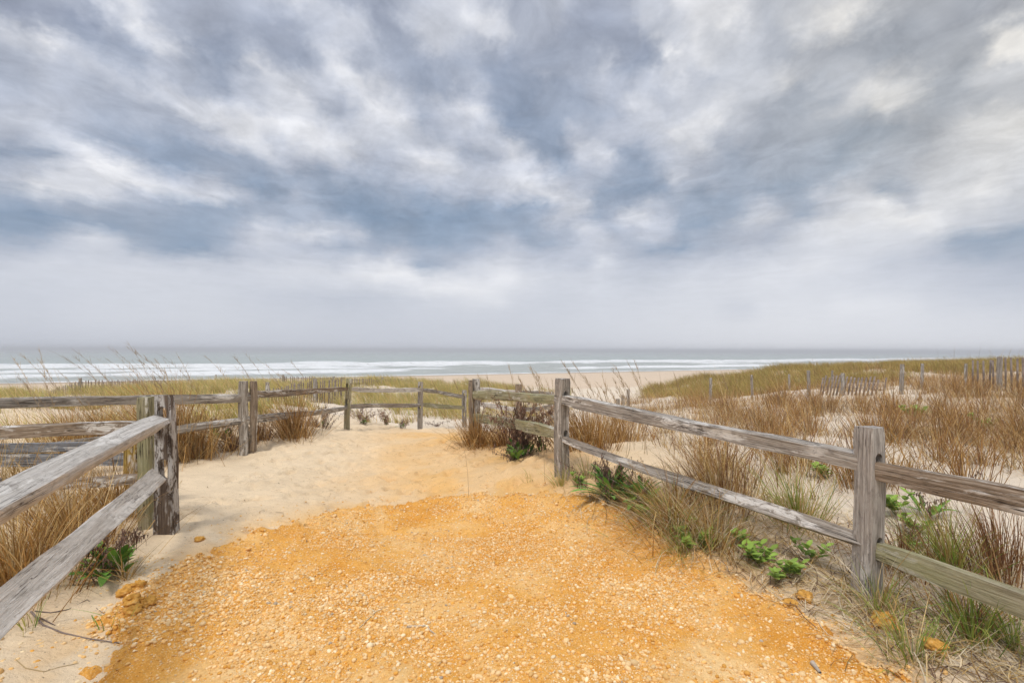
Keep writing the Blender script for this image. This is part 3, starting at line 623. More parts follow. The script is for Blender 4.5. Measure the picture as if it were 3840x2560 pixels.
# fence on the other side of the beach path, behind the dry goldenrod
fk = empty('split_rail_fence', (.2, 12, -.2), label='distant split rail fence half hidden behind the brown goldenrod bush', cat='fence', group='split rail fences')
K0, K1, K2 = (-.9, 13.4), (.155, 11.5), (1.08, 14.2)
for k, (p_, px_, py_) in enumerate(((K0, 1790, 1440), (K1, 1946, 1439), (K2, 2065, 1468))):
    make_post(p_[0], p_[1], h1(*p_), zt(px_, py_, p_[1]), .13, .12, .2*k, WOODS['post_brown' if k == 1 else 'post_grey'], fk, 71+k)
rail_between(K0, K1, zt(1790, 1460, 13.4), zt(1946, 1470, 11.5), .05, .05, .10, .09, .08, .08, WOODS['rail_pale'], fk, 75)
rail_between(K0, K1, zt(1790, 1515, 13.4), zt(1946, 1535, 11.5), .05, .05, .10, .09, .08, .08, WOODS['rail_pale'], fk, 76)
rail_between(K1, K2, zt(1946, 1470, 11.5), zt(2065, 1478, 14.2), .05, .05, .10, .09, .08, .08, WOODS['rail_grey'], fk, 77)
rail_between(K1, K2, zt(1946, 1540, 11.5), zt(2065, 1525, 14.2), .05, .05, .10, .09, .08, .08, WOODS['rail_grey'], fk, 78)

# ------------------------------------------------------------------ sand fences (slats on wire)
m_slat, t, b = new_mat('sand_fence_slats', .9); oi = noise_in(t, 6, 4, .6)
t.links.new(ramp(t, oi, [(.3, (.15, .11, .085)), (.7, (.34, .28, .235))]), b.inputs['Base Color'])
m_wire, t, b = new_mat('rusty_wire', .6); b.inputs['Base Color'].default_value = (.12, .09, .07, 1)
def box_np(c, hx, hy, z0, z1, lean=(0, 0), rot=0):
    ca, sa = math.cos(rot), math.sin(rot); V = []
    for z_ in (z0, z1):
        for (a0, b0) in ((-1, -1), (1, -1), (1, 1), (-1, 1)):
            xx, yy = a0*hx, b0*hy; V.append((c[0]+xx*ca-yy*sa+lean[0]*(z_-z0), c[1]+xx*sa+yy*ca+lean[1]*(z_-z0), z_))
    return V, [(0, 1, 5, 4), (1, 2, 6, 5), (2, 3, 7, 6), (3, 0, 4, 7), (4, 5, 6, 7), (3, 2, 1, 0)]
def sand_fence(label, pts, postpx, step=.085, seed=0, leanf=None, sw=.02, wire=True, gap=.06, tops=.06, slats=True):
    """pts: (photo x, photo y of the slat tops, distance)"""
    rr = random.Random(seed); P = [W(*p_) for p_ in pts]; root = empty('sand_fence', (P[0].x, P[0].y, h1(P[0].x, P[0].y)), label=label, cat='fence', group='slat sand fences')
    V = []; Fc = []; wl = []
    for a_, b_ in zip(P[:-1], P[1:]):
        n = max(1, int((b_-a_).xy.length/step)); rot = math.atan2(b_.y-a_.y, b_.x-a_.x)
        for i in range(n):
            t_ = (i+rr.uniform(-.15, .15))/n; q = a_.lerp(b_, t_); wl.append(q.copy())
            if rr.random() < gap: continue
            g = h1(q.x, q.y)-.05; tz = q.z+rr.uniform(-tops, tops*.5); ln = leanf(t_) if leanf else (rr.uniform(-.05, .05), 0)
            if tz < g+.08: continue
            v_, f_ = box_np((q.x, q.y), sw, .006, g, tz, ln, rot); o_ = len(V); V += v_; Fc += [tuple(k+o_ for k in f) for f in f_]
    if V and slats: mesh_np('slat_panel', np.array(V), np.array(Fc), m_slat, root)
    if wire and len(wl) > 2:
        for dz in (.10, .32):
            V = []; Fc = []; r_ = .004
            for q in wl:
                for (u0, v0) in ((-r_, 0), (r_*.5, r_), (r_*.5, -r_)): V.append((q.x+u0*.3, q.y+u0, q.z-dz+v0))
            for i in range(len(wl)-1):
                o_ = 3*i; Fc += [(o_, o_+1, o_+4, o_+3), (o_+1, o_+2, o_+5, o_+4), (o_+2, o_, o_+3, o_+5)]
            mesh_np('wire', np.array(V), np.array(Fc), m_wire, root)
    for i, (px, py, Y_, w_) in enumerate(postpx):
        q = W(px, py, Y_); make_post(q.x, q.y, h1(q.x, q.y), q.z, w_, w_, .3, WOODS['post_grey'], root, seed*10+i)
    return root
sand_fence('short slat sand fence at the left edge beside the open beach', [(-260, 1470, 27), (-60, 1458, 26), (90, 1464, 24.5), (130, 1482, 24)], [(42, 1452, 25, .10)], seed=81, step=.10)
sand_fence('slat sand fence climbing the grassy dune on the left, above the near rails', [(150, 1480, 21), (200, 1456, 20.5), (300, 1428, 20), (400, 1426, 21), (520, 1424, 24), (620, 1424, 26)], [(301, 1416, 19.8, .08), (88, 1452, 22, .1)][:1], seed=82, step=.10)
sand_fence('short stretch of slat fence among the dune grass, left of the double post', [(720, 1422, 28), (815, 1424, 28)], [(810, 1404, 28, .08)], seed=83, step=.12)
sand_fence('slat sand fence sloping down behind the rails right of the double post', [(870, 1472, 15.5), (990, 1462, 16.5), (1125, 1432, 18), (1290, 1418, 20)], [(1003, 1432, 16.5, .11), (1181, 1419, 18.5, .13)], seed=84, step=.10)
sand_fence('slat sand fence along the dune crest in front of the surf, near the centre', [(1050, 1410, 25), (1160, 1412, 26), (1300, 1416, 27), (1420, 1420, 28), (1500, 1420, 29), (1560, 1424, 29.5)], [(1062, 1404, 25, .09), (1434, 1414, 28, .12), (1251, 1411, 27, .1)], seed=85, step=.10)
sand_fence('leaning broken slat fence in the brown grass on the right dune', [(3060, 1408, 15), (3150, 1408, 14.5), (3250, 1412, 14), (3330, 1420, 13.8)], [(3033, 1388, 15.5, .07), (3160, 1398, 14.4, .075), (3382, 1364, 13.5, .075), (3458, 1362, 15, .06)], seed=86, step=.085, leanf=lambda t_: (.25, .1), sw=.022)
sand_fence('slat sand fence standing against the sky at the right edge of the dune', [(3650, 1352, 13.1), (3750, 1342, 12.6), (3840, 1344, 12.2), (4100, 1340, 11.5)], [(3749, 1337, 12.5, .085), (3622, 1362, 13.2, .05)], seed=87, step=.105, sw=.02)
def line_post(px, pt_, Y_, w_, label, mat='post_grey'):
    q = W(px, pt_, Y_); r_ = empty('wooden_stake', (q.x, q.y, h1(q.x, q.y)), label=label, cat='post', group='stakes standing in the dune')
    make_post(q.x, q.y, h1(q.x, q.y), q.z, w_, w_, .2, WOODS[mat], r_, int(px), name='stake')
line_post(2665, 1416, 17, .07, 'grey stake in the brown grass at the left foot of the right dune')
line_post(2820, 1405, 17, .06, 'thin grey stake in brown grass, second from the left on the right dune')
line_post(2960, 1402, 18, .055, 'faint slim stake below the grassy crest of the right dune')
line_post(3122, 1388, 19, .05, 'slim pale stake below the crest, just left of the leaning slats')
line_post(2357, 1458, 17, .085, 'orange brown stake where the beach meets the dune grass, tallest of three', 'post_brown')
line_post(2336, 1480, 16, .075, 'short grey stake beside the orange brown stake at the beach opening')
line_post(2318, 1494, 15, .08, 'shortest grey stake, left of the other two at the beach opening')

# ------------------------------------------------------------------ grass
def blades(n, cx, cy, rad, hlo, hhi, w, seed, spread=.35, wind=(-.15, 0), pal=((.45, .30, .13),), bend=.3, kink=.2, K=5, flat=0.0, basez=None, fall=.5):
    r_ = np.random.default_rng(seed)
    cx = np.atleast_1d(cx); cy = np.atleast_1d(cy)
    if len(cx) == 1: cx = np.full(n, cx[0]); cy = np.full(n, cy[0])
    ra = r_.uniform(0, 6.283, n); rr = np.abs(r_.normal(0, .5, n))*rad
    bx = cx+rr*np.cos(ra); by = cy+rr*np.sin(ra); bz = hz(bx, by)-.01 if basez is None else np.full(n, basez)
    Ln = r_.uniform(hlo, hhi, n)*(1-.35*np.clip(rr/rad, 0, 1)*fall)
    tilt = np.clip(rr/rad, 0, 1.4)*spread+np.abs(r_.normal(0, .12, n))+flat*r_.random(n)
    ta = ra+r_.normal(0, .5, n); dx = np.sin(tilt)*np.cos(ta)+wind[0]*.5; dy = np.sin(tilt)*np.sin(ta)+wind[1]*.5; dz = np.cos(tilt)
    D = np.stack([dx, dy, dz], 1); D /= np.linalg.norm(D, axis=1)[:, None]
    B = np.stack([np.cos(ta)*bend*r_.random(n)+wind[0]+r_.normal(0, .10, n), np.sin(ta)*bend*r_.random(n)+wind[1]+r_.normal(0, .10, n), -bend*r_.random(n)*.8], 1)
    kk = r_.random(n) < kink; kt = r_.uniform(.3, .8, n); ka = r_.uniform(0, 6.283, n)
    KV = np.stack([np.cos(ka)*.8, np.sin(ka)*.8, -r_.uniform(.6, 1.7, n)], 1)*kk[:, None]
    wa = r_.uniform(0, 3.1416, n); WV = np.stack([np.cos(wa), np.sin(wa), 0*wa], 1)*(w*r_.uniform(.6, 1.4, n))[:, None]*.5
    base = np.stack([bx, by, bz], 1); V = np.zeros((n, K+1, 2, 3))
    for i in range(K+1):
        t_ = i/K; c = base+Ln[:, None]*(D*t_+B*t_*t_+KV*np.clip(t_-kt, 0, 1)[:, None]); tw = (1-t_)**.6*.95+.05
        gz = hz(c[:, 0], c[:, 1])+.004 if flat or fall < 0 else None
        if gz is not None: c[:, 2] = np.maximum(c[:, 2], gz)
        V[:, i, 0] = c-WV*tw; V[:, i, 1] = c+WV*tw
    pal = np.array(pal); c = pal[r_.integers(0, len(pal), n)]*r_.uniform(.7, 1.25, (n, 1))
    tt = np.linspace(0, 1, K+1)[None, :, None, None]; C_ = c[:, None, None, :]*np.ones((1, K+1, 2, 1))*(.92+.16*tt)
    o = (np.arange(n)*(K+1)*2)[:, None, None]+(np.arange(K)*2)[None, :, None]+np.array([0, 1, 3, 2])[None, None, :]
    return V.reshape(-1, 3), o.reshape(-1, 4), C_.reshape(-1, 3)
def plumes(n, cx, cy, rad, hlo, hhi, seed, wind=(-.35, 0), col=(.40, .29, .17), w=.005, head=.28):
    """tall seed stalks: a bent stem, and a feathery head of short hairs along its tip"""
    r_ = np.random.default_rng(seed); V = []; Fc = []; C_ = []; o = 0
    for i in range(n):
        x = cx+r_.normal(0, rad*.5); y = cy+r_.normal(0, rad*.5); z = h1(x, y); Ln = r_.uniform(hlo, hhi)*.84; K = 14
        d0 = np.array([r_.normal(0, .10), r_.normal(0, .10), 1.0]); bd = np.array([wind[0]*r_.uniform(.5, 1.5), wind[1]+r_.normal(0, .06), -.12*r_.random()])
        P = np.array([[x, y, z]+Ln*(d0*t_+bd*t_**2.4) for t_ in np.linspace(0, 1, K+1)]); a_ = r_.uniform(-.6, .6); s_ = np.array([math.cos(a_), math.sin(a_), 0])
        hv = []; 
        for k, p_ in enumerate(P):
            ww = w*.5*(1-.6*k/K); hv += [p_-s_*ww, p_+s_*ww]
        V += hv; Fc += [(o+2*k, o+2*k+1, o+2*k+3, o+2*k+2) for k in range(K)]; o += len(hv); cc = np.array(col)*r_.uniform(.75, 1.2); C_ += [cc]*len(hv)
        for q in range(26):
            t_ = 1-head*r_.random(); k = min(K-1, int(t_*K)); f = t_*K-k; p_ = P[k]*(1-f)+P[k+1]*f; dirv = (P[k+1]-P[k]); dirv = dirv/np.linalg.norm(dirv)
            e = p_+(dirv+r_.normal(0, .35, 3))*Ln*.05*r_.uniform(.5, 1.3); ww = w*.45
            V += [p_-s_*ww, p_+s_*ww, e+s_*ww*.3, e-s_*ww*.3]; Fc.append((o, o+1, o+2, o+3)); o += 4; C_ += [cc*1.1]*4
    return np.array(V), np.array(Fc), np.array(C_)
TAN = ((.62, .42, .16), (.74, .56, .28), (.50, .32, .11), (.32, .19, .06)); BRN = ((.38, .20, .055), (.50, .29, .09), (.22, .11, .03), (.66, .44, .19), (.44, .24, .07))
RED = ((.30, .14, .06), (.38, .20, .08), (.48, .30, .14), (.18, .09, .04)); GRN = ((.20, .32, .05), (.30, .39, .07), (.38, .42, .10)); YGR = ((.46, .42, .11), (.38, .38, .08), (.58, .48, .17), (.50, .40, .13))
PALE = ((.76, .62, .40), (.68, .54, .33), (.80, .69, .49)); DARK = ((.16, .09, .06), (.22, .13, .08), (.12, .07, .05))
def clump(label, px, py, Y_, parts, group=None, plume=None, name='grass_clump', cat='grass clump'):
    g0 = W(px, py, Y_); g = Vector((g0.x, g0.y, h1(g0.x, g0.y)))
    ms = [blades(cx=g.x+k.pop('ox', 0), cy=g.y+k.pop('oy', 0), **k) for k in [dict(p_) for p_ in parts]]
    V, Fc, C_ = merge(ms)
    if plume:
        root = empty(name, g, label=label, cat=cat, group=group); mesh_np('blades', V, Fc, m_grass, root, C_)
        pv, pf, pc = plumes(cx=g.x, cy=g.y, **plume); mesh_np('seed_stalks', pv, pf, m_grass, root, pc); return root
    root = empty(name, g); o = mesh_np(name, V, Fc, m_grass, root, C_); o.parent = None; o.location = g; bpy.data.objects.remove(root); o.name = name
    return tag(o, label, cat, group)
def P_(n, rad, hlo, hhi, w, pal, seed, **k): return dict(n=n, rad=rad, hlo=hlo, hhi=hhi, w=w, pal=pal, seed=seed, **k)
GR = 'grass clumps by the rail fences'
clump('tan dried grass clump filling the gap under the near left rails, at the left edge', 60, 2130, 3.1, [P_(560, .42, .45, .95, .006, TAN+BRN, 1, spread=.5, kink=.35, bend=.5), P_(200, .4, .3, .6, .005, BRN, 2, kink=.5, spread=.9)], GR)
clump('tan and straw grass clump between the two near left rails', 260, 2010, 3.8, [P_(520, .4, .45, .9, .006, TAN+BRN, 3, spread=.5, kink=.4), P_(160, .4, .3, .6, .006, BRN, 4, kink=.5, spread=.9)], GR)
clump('brown grass clump just left of the yellow-green topped post', 430, 1900, 4.45, [P_(380, .3, .4, .7, .006, BRN, 5, spread=.6, kink=.4), P_(120, .3, .3, .55, .006, TAN, 6, kink=.6, spread=1)], GR)
clump('wispy tan grass with feathery seed stalks rising at the far left edge', -60, 1750, 4.6, [P_(330, .5, .6, 1.15, .005, TAN, 7, spread=.4, kink=.3)], GR, plume=dict(n=16, rad=.9, hlo=1.1, hhi=1.5, seed=8))
clump('tan grass with seed stalks standing against the rails left of the mottled post', 150, 1720, 5.6, [P_(420, .6, .4, .9, .006, TAN, 9, spread=.4, kink=.3)], GR, plume=dict(n=12, rad=1.2, hlo=1.1, hhi=1.5, seed=10))
clump('reddish brown grass clump showing between the left rails, behind the top rail', 270, 1600, 7.6, [P_(420, .5, .5, .95, .008, BRN, 11, spread=.35, kink=.3), P_(100, .5, .3, .6, .008, TAN, 12)], GR, plume=dict(n=12, rad=.9, hlo=1.3, hhi=1.8, seed=13))
clump('brown grass clump behind the top rail in the middle of the left stretch', 390, 1600, 7.9, [P_(360, .4, .5, .9, .008, BRN, 14, spread=.35, kink=.3)], GR)
clump('tall brown grass clump with long feathery stalks behind the mottled post', 645, 1620, 7.3, [P_(620, .42, .9, 1.5, .009, BRN, 15, spread=.3, kink=.35), P_(240, .42, .4, .8, .008, TAN, 16, kink=.5, spread=.6)], GR, plume=dict(n=26, rad=.8, hlo=1.5, hhi=2.1, seed=17, wind=(-.42, 0)))
clump('golden brown grass clump between the mottled post and the double post', 735, 1635, 7.4, [P_(420, .34, .6, 1.1, .008, TAN+BRN, 18, spread=.4, kink=.3), P_(100, .3, .3, .6, .008, BRN, 19)], GR)
clump('dark brown low grass clump touching the left side of the double post', 870, 1650, 7.9, [P_(300, .25, .25, .62, .008, DARK+BRN, 20, spread=.6, kink=.3)], GR)
clump('small brown grass clump touching the right side of the double post', 975, 1630, 8.4, [P_(260, .26, .3, .75, .008, BRN+DARK, 21, spread=.6, kink=.3)], GR)
clump('large upright brown grass clump right of the double post, on a hump of sand', 1100, 1635, 8.75, [P_(560, .38, .5, 1.05, .008, BRN, 22, spread=.6, kink=.15), P_(220, .4, .2, .55, .008, TAN, 23, spread=.9, kink=.3)], GR, plume=dict(n=8, rad=.7, hlo=1.3, hhi=1.8, seed=24, wind=(-.5, 0)))
clump('dark brushy weed clump at the right foot of the hump by the double post', 1185, 1590, 10.2, [P_(180, .35, .2, .55, .009, DARK, 25, spread=.8, kink=.5)], GR)
clump('brown grass mass around the foot of the split post left of the goldenrod', 1790, 1670, 8.1, [P_(420, .28, .35, .85, .008, BRN, 26, spread=.5, kink=.4, wind=(-.05, -.1)), P_(200, .35, .15, .5, .008, TAN, 27, spread=1.0, kink=.4)], GR)
clump('brown and tan grass clump leaning against the lower rail behind the goldenrod', 1890, 1670, 8.0, [P_(300, .35, .3, .75, .008, BRN, 28, spread=.7, kink=.4)], GR, plume=dict(n=10, rad=.8, hlo=1.1, hhi=1.6, seed=29, wind=(-.15, 0)))
clump('tall tan grass clump with many seed stalks just right of the middle post', 2200, 1690, 6.6, [P_(480, .45, .5, 1.0, .007, BRN, 30, spread=.35, kink=.3), P_(180, .4, .3, .8, .007, TAN, 31)], GR, plume=dict(n=30, rad=1.0, hlo=.95, hhi=1.45, seed=32, wind=(-.22, 0)))
clump('second tall brown grass clump right of the middle post, beyond the rails', 2330, 1640, 8.0, [P_(420, .6, .4, .85, .008, BRN, 33, spread=.4, kink=.4)], GR, plume=dict(n=16, rad=1.0, hlo=.9, hhi=1.3, seed=34, wind=(-.2, 0)))
clump('yellow and green grass tuft at the foot of the middle post', 2105, 1810, 5.42, [P_(90, .12, .12, .34, .005, YGR+PALE, 35, spread=.7)], GR)
clump('green and straw grass tuft right of the foot of the middle post', 2195, 1800, 5.45, [P_(120, .2, .15, .45, .005, GRN+PALE+TAN, 36, spread=.7, kink=.3)], GR)
clump('thick tangle of tan and green grass spilling over the lower right rail', 2520, 1960, 4.3, [P_(430, .46, .35, .82, .006, TAN+BRN, 37, spread=.42, kink=.3, wind=(-.12, -.12), bend=.6), P_(170, .38, .3, .75, .0055, GRN+YGR, 38, spread=.8, bend=.7, wind=(-.1, -.15)), P_(240, .42, .3, .7, .005, PALE, 39, spread=1.2, bend=.8, kink=.3)], GR)
clump('dense upright brown stems behind the lower right rail, middle of the stretch', 2700, 1900, 4.75, [P_(460, .42, .4, .78, .007, RED+TAN, 40, spread=.25, kink=.15), P_(120, .4, .2, .5, .006, PALE, 41, spread=1.2, kink=.3)], GR)
clump('brown grass clump with bent straw beneath the lower right rail', 2660, 2040, 4.05, [P_(340, .34, .3, .68, .006, TAN+PALE+BRN, 42, spread=.7, kink=.4), P_(160, .34, .2, .5, .005, PALE+GRN, 43, spread=1.1, bend=.7)], GR)
clump('green topped grass clump between the lower right rail and the big right post', 2990, 1960, 4.35, [P_(170, .22, .4, .72, .006, GRN+YGR, 44, spread=.55, bend=.25), P_(300, .34, .2, .5, .005, PALE+TAN, 45, spread=1.2, bend=.6), P_(100, .18, .15, .4, .006, BRN, 46)], GR)
clump('yellow green grass tuft standing behind the lower rail right of the big post', 3560, 2090, 3.55, [P_(190, .14, .35, .75, .007, YGR+GRN, 47, spread=.45), P_(70, .16, .15, .4, .006, BRN, 48)], GR)
clump('stand of thin reddish stems at the right edge, behind the rails', 3730, 2120, 3.5, [P_(330, .40, .35, .72, .006, RED, 49, spread=.18, kink=.12, bend=.1), P_(160, .4, .1, .35, .005, PALE, 50, spread=1.3, flat=.5)], GR)
clump('sparse reddish stems between the big right post and the yellow green tuft', 3380, 2110, 3.6, [P_(120, .38, .3, .6, .006, RED, 51, spread=.2, kink=.2, bend=.1), P_(90, .3, .1, .35, .005, PALE+TAN, 52, spread=1.3, flat=.4)], GR)
clump('pale arching grass blades at the foot of the big right post', 3290, 2290, 3.15, [P_(110, .2, .3, .6, .005, PALE+TAN, 53, spread=.9, bend=.9), P_(70, .2, .2, .45, .005, GRN, 54, spread=.8, bend=.4)], GR)
clump('fresh green blades in straw, bottom right beside the gravel', 3420, 2450, 2.72, [P_(70, .22, .2, .45, .0055, GRN, 55, spread=.7, bend=.4), P_(120, .3, .1, .4, .0045, PALE+TAN, 56, spread=1.3, flat=.5)], GR)
clump('fresh green blades below the lower rail near the right edge', 3640, 2420, 2.85, [P_(90, .18, .25, .55, .006, GRN, 57, spread=.5, bend=.3), P_(60, .25, .1, .3, .005, BRN, 58, spread=1.2)], GR)
clump('green blades in the sand at the bottom right corner', 3800, 2360, 2.8, [P_(80, .2, .2, .45, .006, GRN, 59, spread=.6, bend=.3), P_(50, .2, .1, .3, .005, PALE, 60, spread=1.2)], GR)
clump('dark brown matted grass under the sloping lower rail at the right edge', 3640, 2300, 3.0, [P_(260, .30, .12, .4, .006, BRN+DARK, 61, spread=1.3, kink=.4, wind=(.1, 0))], GR)
clump('few green blades in bare sand at the bottom left, under the lower rail', 110, 2450, 2.75, [P_(16, .10, .15, .34, .006, GRN+YGR, 62, spread=.7), P_(8, .1, .1, .25, .005, TAN, 63, spread=.9)], GR)
clump('two thin green blades beside the orange lumps at bottom left', 400, 2440, 2.75, [P_(9, .20, .12, .25, .005, GRN, 64, spread=1.1)], GR)
clump('small straw tuft in front of the left goldenrod plant', 470, 2200, 3.3, [P_(40, .06, .15, .42, .006, PALE+TAN, 65, spread=.9, bend=.6)], GR)
clump('sparse seedling grass on the bare sand left of the middle post', 1985, 1790, 5.7, [P_(14, .12, .08, .22, .005, YGR, 66, spread=.6)], GR)
clump('straw and green grass fringe along the right edge of the gravel', 2560, 2040, 3.95, [P_(240, .22, .12, .42, .005, GRN+YGR+PALE, 67, spread=.9, bend=.5)], GR)

# individual tufts scattered over the right dune (nothing tells them apart)
tl = 'brown dried grass tuft standing in the sand on the dune right of the rail fence'
proto = []
for k in range(5):
    V, Fc, C_ = merge([blades(85, 0, 0, .30, .3, .8, .007, 300+k, spread=.38, kink=.35, pal=BRN+RED, basez=0), blades(25, 0, 0, .3, .15, .5, .007, 320+k, spread=.9, kink=.3, pal=TAN+PALE, basez=0)])
    proto.append((V, Fc, C_))
tuft_me = []
used = []
r_ = np.random.default_rng(99); cnt = 0
while cnt < 90:
    Y_ = r_.uniform(4.8, 15); x = r_.uniform(.35, 1.06)*Y_
    fx = .55+(5.6-Y_)/2.26*1.78
    if Y_ < 6 and x < fx+.8: continue
    if Y_ > 6 and x < 1.6+.12*(Y_-6): continue
    if fbm(np.array([x*.9]), np.array([Y_*.9]), 91, 4, .6)[0] < .49: continue
    k = int(r_.integers(0, 5))
    if len(tuft_me) <= k or True:
        key = k
    ex = [o for o in used if o[0] == k]
    if ex: o = ex[0][1].copy(); COL.objects.link(o)
    else:
        o = mesh_np('grass_tuft', *proto[k][:2], m_grass, None, proto[k][2]); used.append((k, o)); tag(o, tl, 'grass tuft', 'brown grass tufts on the right dune')
    o.location = (x, Y_, h1(x, Y_)); o.rotation_euler = (0, 0, r_.uniform(0, 6.28)); s_ = r_.uniform(.75, 1.25); o.scale = (s_, s_, s_); cnt += 1

# uncountable dune grass
def field(name, label, test, xr, yr, ntuft, per, hlo, hhi, w, pal, seed, rad=.3, spread=.4, wind=(-.25, 0), kink=.2, K=4):
    r_ = np.random.default_rng(seed); y = yr[0]+(yr[1]-yr[0])*r_.random(ntuft*6)**.75; x = r_.uniform(xr[0], xr[1], ntuft*6)*y
    ok = test(x, y, r_); x, y = x[ok][:ntuft], y[ok][:ntuft]; n = len(x)
    V, Fc, C_ = blades(n*per, np.repeat(x, per), np.repeat(y, per), rad, hlo, hhi, w, seed+1, spread=spread, wind=wind, pal=pal, kink=kink, K=K)
    tc_ = np.repeat(r_.uniform(.75, 1.2, n), per*(K+1)*2)[:, None]
    o = mesh_np(name, V, Fc, m_grass, None, C_*tc_); return tag(o, label, 'grass', kind='stuff')
def YC(x): return np.interp(x, [-30, -20, -14, -8, 0, 8, 15, 28], [20, 21, 27, 31, 33, 30.5, 30, 31])
# left: yellow-green marram
def tL(x, y, r_): return (fbm(x*.5, y*.5, 111, 4, .6) > .49+.04*(y < 14)-.05*(y > 24)) & (y < YC(x)+2) & ((x < -4.5) | (y > 17)) & ((x < -6) | (y > 14)) & ((y > 24) | (x < -.6-.05*y))
field('dune_grass', 'yellow green marram grass covering the dune beyond the left fence', tL, (-1.5, .02), (8, 34), 2700, 24, .28, .64, .012, YGR+TAN[:2], 401, rad=.4, wind=(-.3, 0))
def tC(x, y, r_): return (fbm(x*.45, y*.45, 113, 3) > .50) & (y > 11) & (y < YC(x)+1) & (x > -4.5+.05*y*0) & ~((y < 17) & (x > -3.0) & (x < -.6))
field('dune_grass', 'sparse tan and green dune grass beyond the far end of the path', tC, (-.42, .12), (13, 32), 520, 18, .2, .5, .011, YGR+TAN+BRN[:1], 403, rad=.3)
# right crest: green
def tR(x, y, r_): return (y > 18) & (y < YC(x)+1.5) & (y > 19+.25*np.clip(x-14, 0, 40)) & (x > 6+.15*(28-y)) & (fbm(x*.3, y*.3, 115, 3) > .34)
field('dune_grass', 'olive green grass along the crest of the right dune', tR, (.26, 1.5), (17, 34), 3500, 26, .3, .62, .013, ((.44, .36, .09), (.54, .42, .13), (.36, .31, .07), (.56, .39, .15), (.44, .27, .09)), 405, rad=.45, wind=(-.2, 0))
# right slope: brown
def tB(x, y, r_): return (fbm(x*.9, y*.9, 91, 4, .6) > .50-.05*(y > 10)-.06*(y > 15)) & (x > 1.9+.10*(y-6)) & (x > .55+(5.6-y)/2.26*1.78+.9) & (y > 4.6)
field('beach_grass', 'brown dried beach grass spread thickly over the right dune slope', tB, (.2, 1.65), (4.6, 26), 2150, 22, .18, .58, .008, BRN+RED+TAN+PALE[:1], 407, rad=.42, spread=.38, kink=.5, wind=(-.08, 0))
field('beach_grass', 'pale broken straw and stalks scattered over the right dune sand', tB, (.2, 1.65), (4.6, 14), 1300, 14, .15, .45, .006, PALE+TAN+DARK[:1], 409, rad=.5, spread=1.3, kink=.4)
def tS(x, y, r_): return (x > 3.0) & (y > 7)
field('seed_stalks', 'thin tall dry seed stalks standing above the right dune grass', tS, (.25, 1.05), (7, 26), 170, 1, .9, 1.35, .010, BRN+TAN, 411, rad=.1, spread=.1, wind=(-.14, 0), kink=0, K=6)
field('seed_stalks', 'thin dry seed stalks leaning left over the rails and surf on the left', lambda x, y, r_: (x < -4.6), (-1.02, -.35), (6, 20), 130, 1, 1.0, 1.45, .008, TAN+BRN, 413, rad=.1, spread=.15, wind=(-.35, 0), kink=0, K=6)
# straw litter lying on the sand beside the right fence
def litter(name, label, n, seed, pts, pal=PALE+TAN+DARK[:1], ln=(.1, .4), lift=1.0):
    r_ = np.random.default_rng(seed); pts = np.array(pts); k = r_.random(n)*(len(pts)-1); i = k.astype(int); f = (k-i)[:, None]
    c = pts[i]*(1-f)+pts[i+1]*f; x = c[:, 0]+r_.normal(0, 1, n)*c[:, 2]; y = c[:, 1]+r_.normal(0, 1, n)*c[:, 2]
    Ln = r_.uniform(*ln, n); a_ = r_.uniform(0, 6.28, n); cv = r_.normal(0, .25, n); K = 5; V = np.zeros((n, K+1, 2, 3)); w = r_.uniform(.0015, .003, n)
    z_off = np.abs(r_.normal(0, .015, n))*lift
    for q in range(K+1):
        t_ = q/K; aa = a_+cv*t_*2; px = x+np.cos(aa)*Ln*t_; py = y+np.sin(aa)*Ln*t_; 
        pz = np.maximum(hz(px, py), np.where(gdist(px, py) > -.02, hgrav(px, py), -9))+.008+z_off*np.sin(3.14*t_)*2
        nx_, ny_ = -np.sin(aa)*w, np.cos(aa)*w
        V[:, q, 0] = np.stack([px-nx_, py-ny_, pz], 1); V[:, q, 1] = np.stack([px+nx_, py+ny_, pz+.001], 1)
    c = np.array(pal)[r_.integers(0, len(pal), n)]*r_.uniform(.7, 1.1, (n, 1)); C_ = np.repeat(c, (K+1)*2, 0)
    o = (np.arange(n)*(K+1)*2)[:, None, None]+(np.arange(K)*2)[None, :, None]+np.array([0, 1, 3, 2])[None, None, :]
    return tag(mesh_np(name, V.reshape(-1, 3), o.reshape(-1, 4), m_grass, None, C_), label, 'straw', kind='stuff')
litter('straw_litter', 'dry straw lying on the sand along the right edge of the gravel', 1500, 501, [(.8, 5.3, .15), (1.5, 4.5, .22), (1.95, 3.7, .25), (2.25, 3.2, .22), (2.4, 2.7, .22), (2.8, 2.4, .25)])
litter('straw_litter', 'dry straw and stems under the right fence rails', 1300, 503, [(1.2, 5.2, .3), (2.2, 4.4, .35), (3.0, 3.8, .4), (3.3, 3.0, .35)])
litter('straw_litter', 'thin dark twigs and straw on the sandy path', 260, 505, [(-2.3, 5, .7), (-1.5, 7, .9), (-1.5, 9, .9), (-.5, 7.5, .6)], pal=DARK+BRN, ln=(.03, .12), lift=.12)

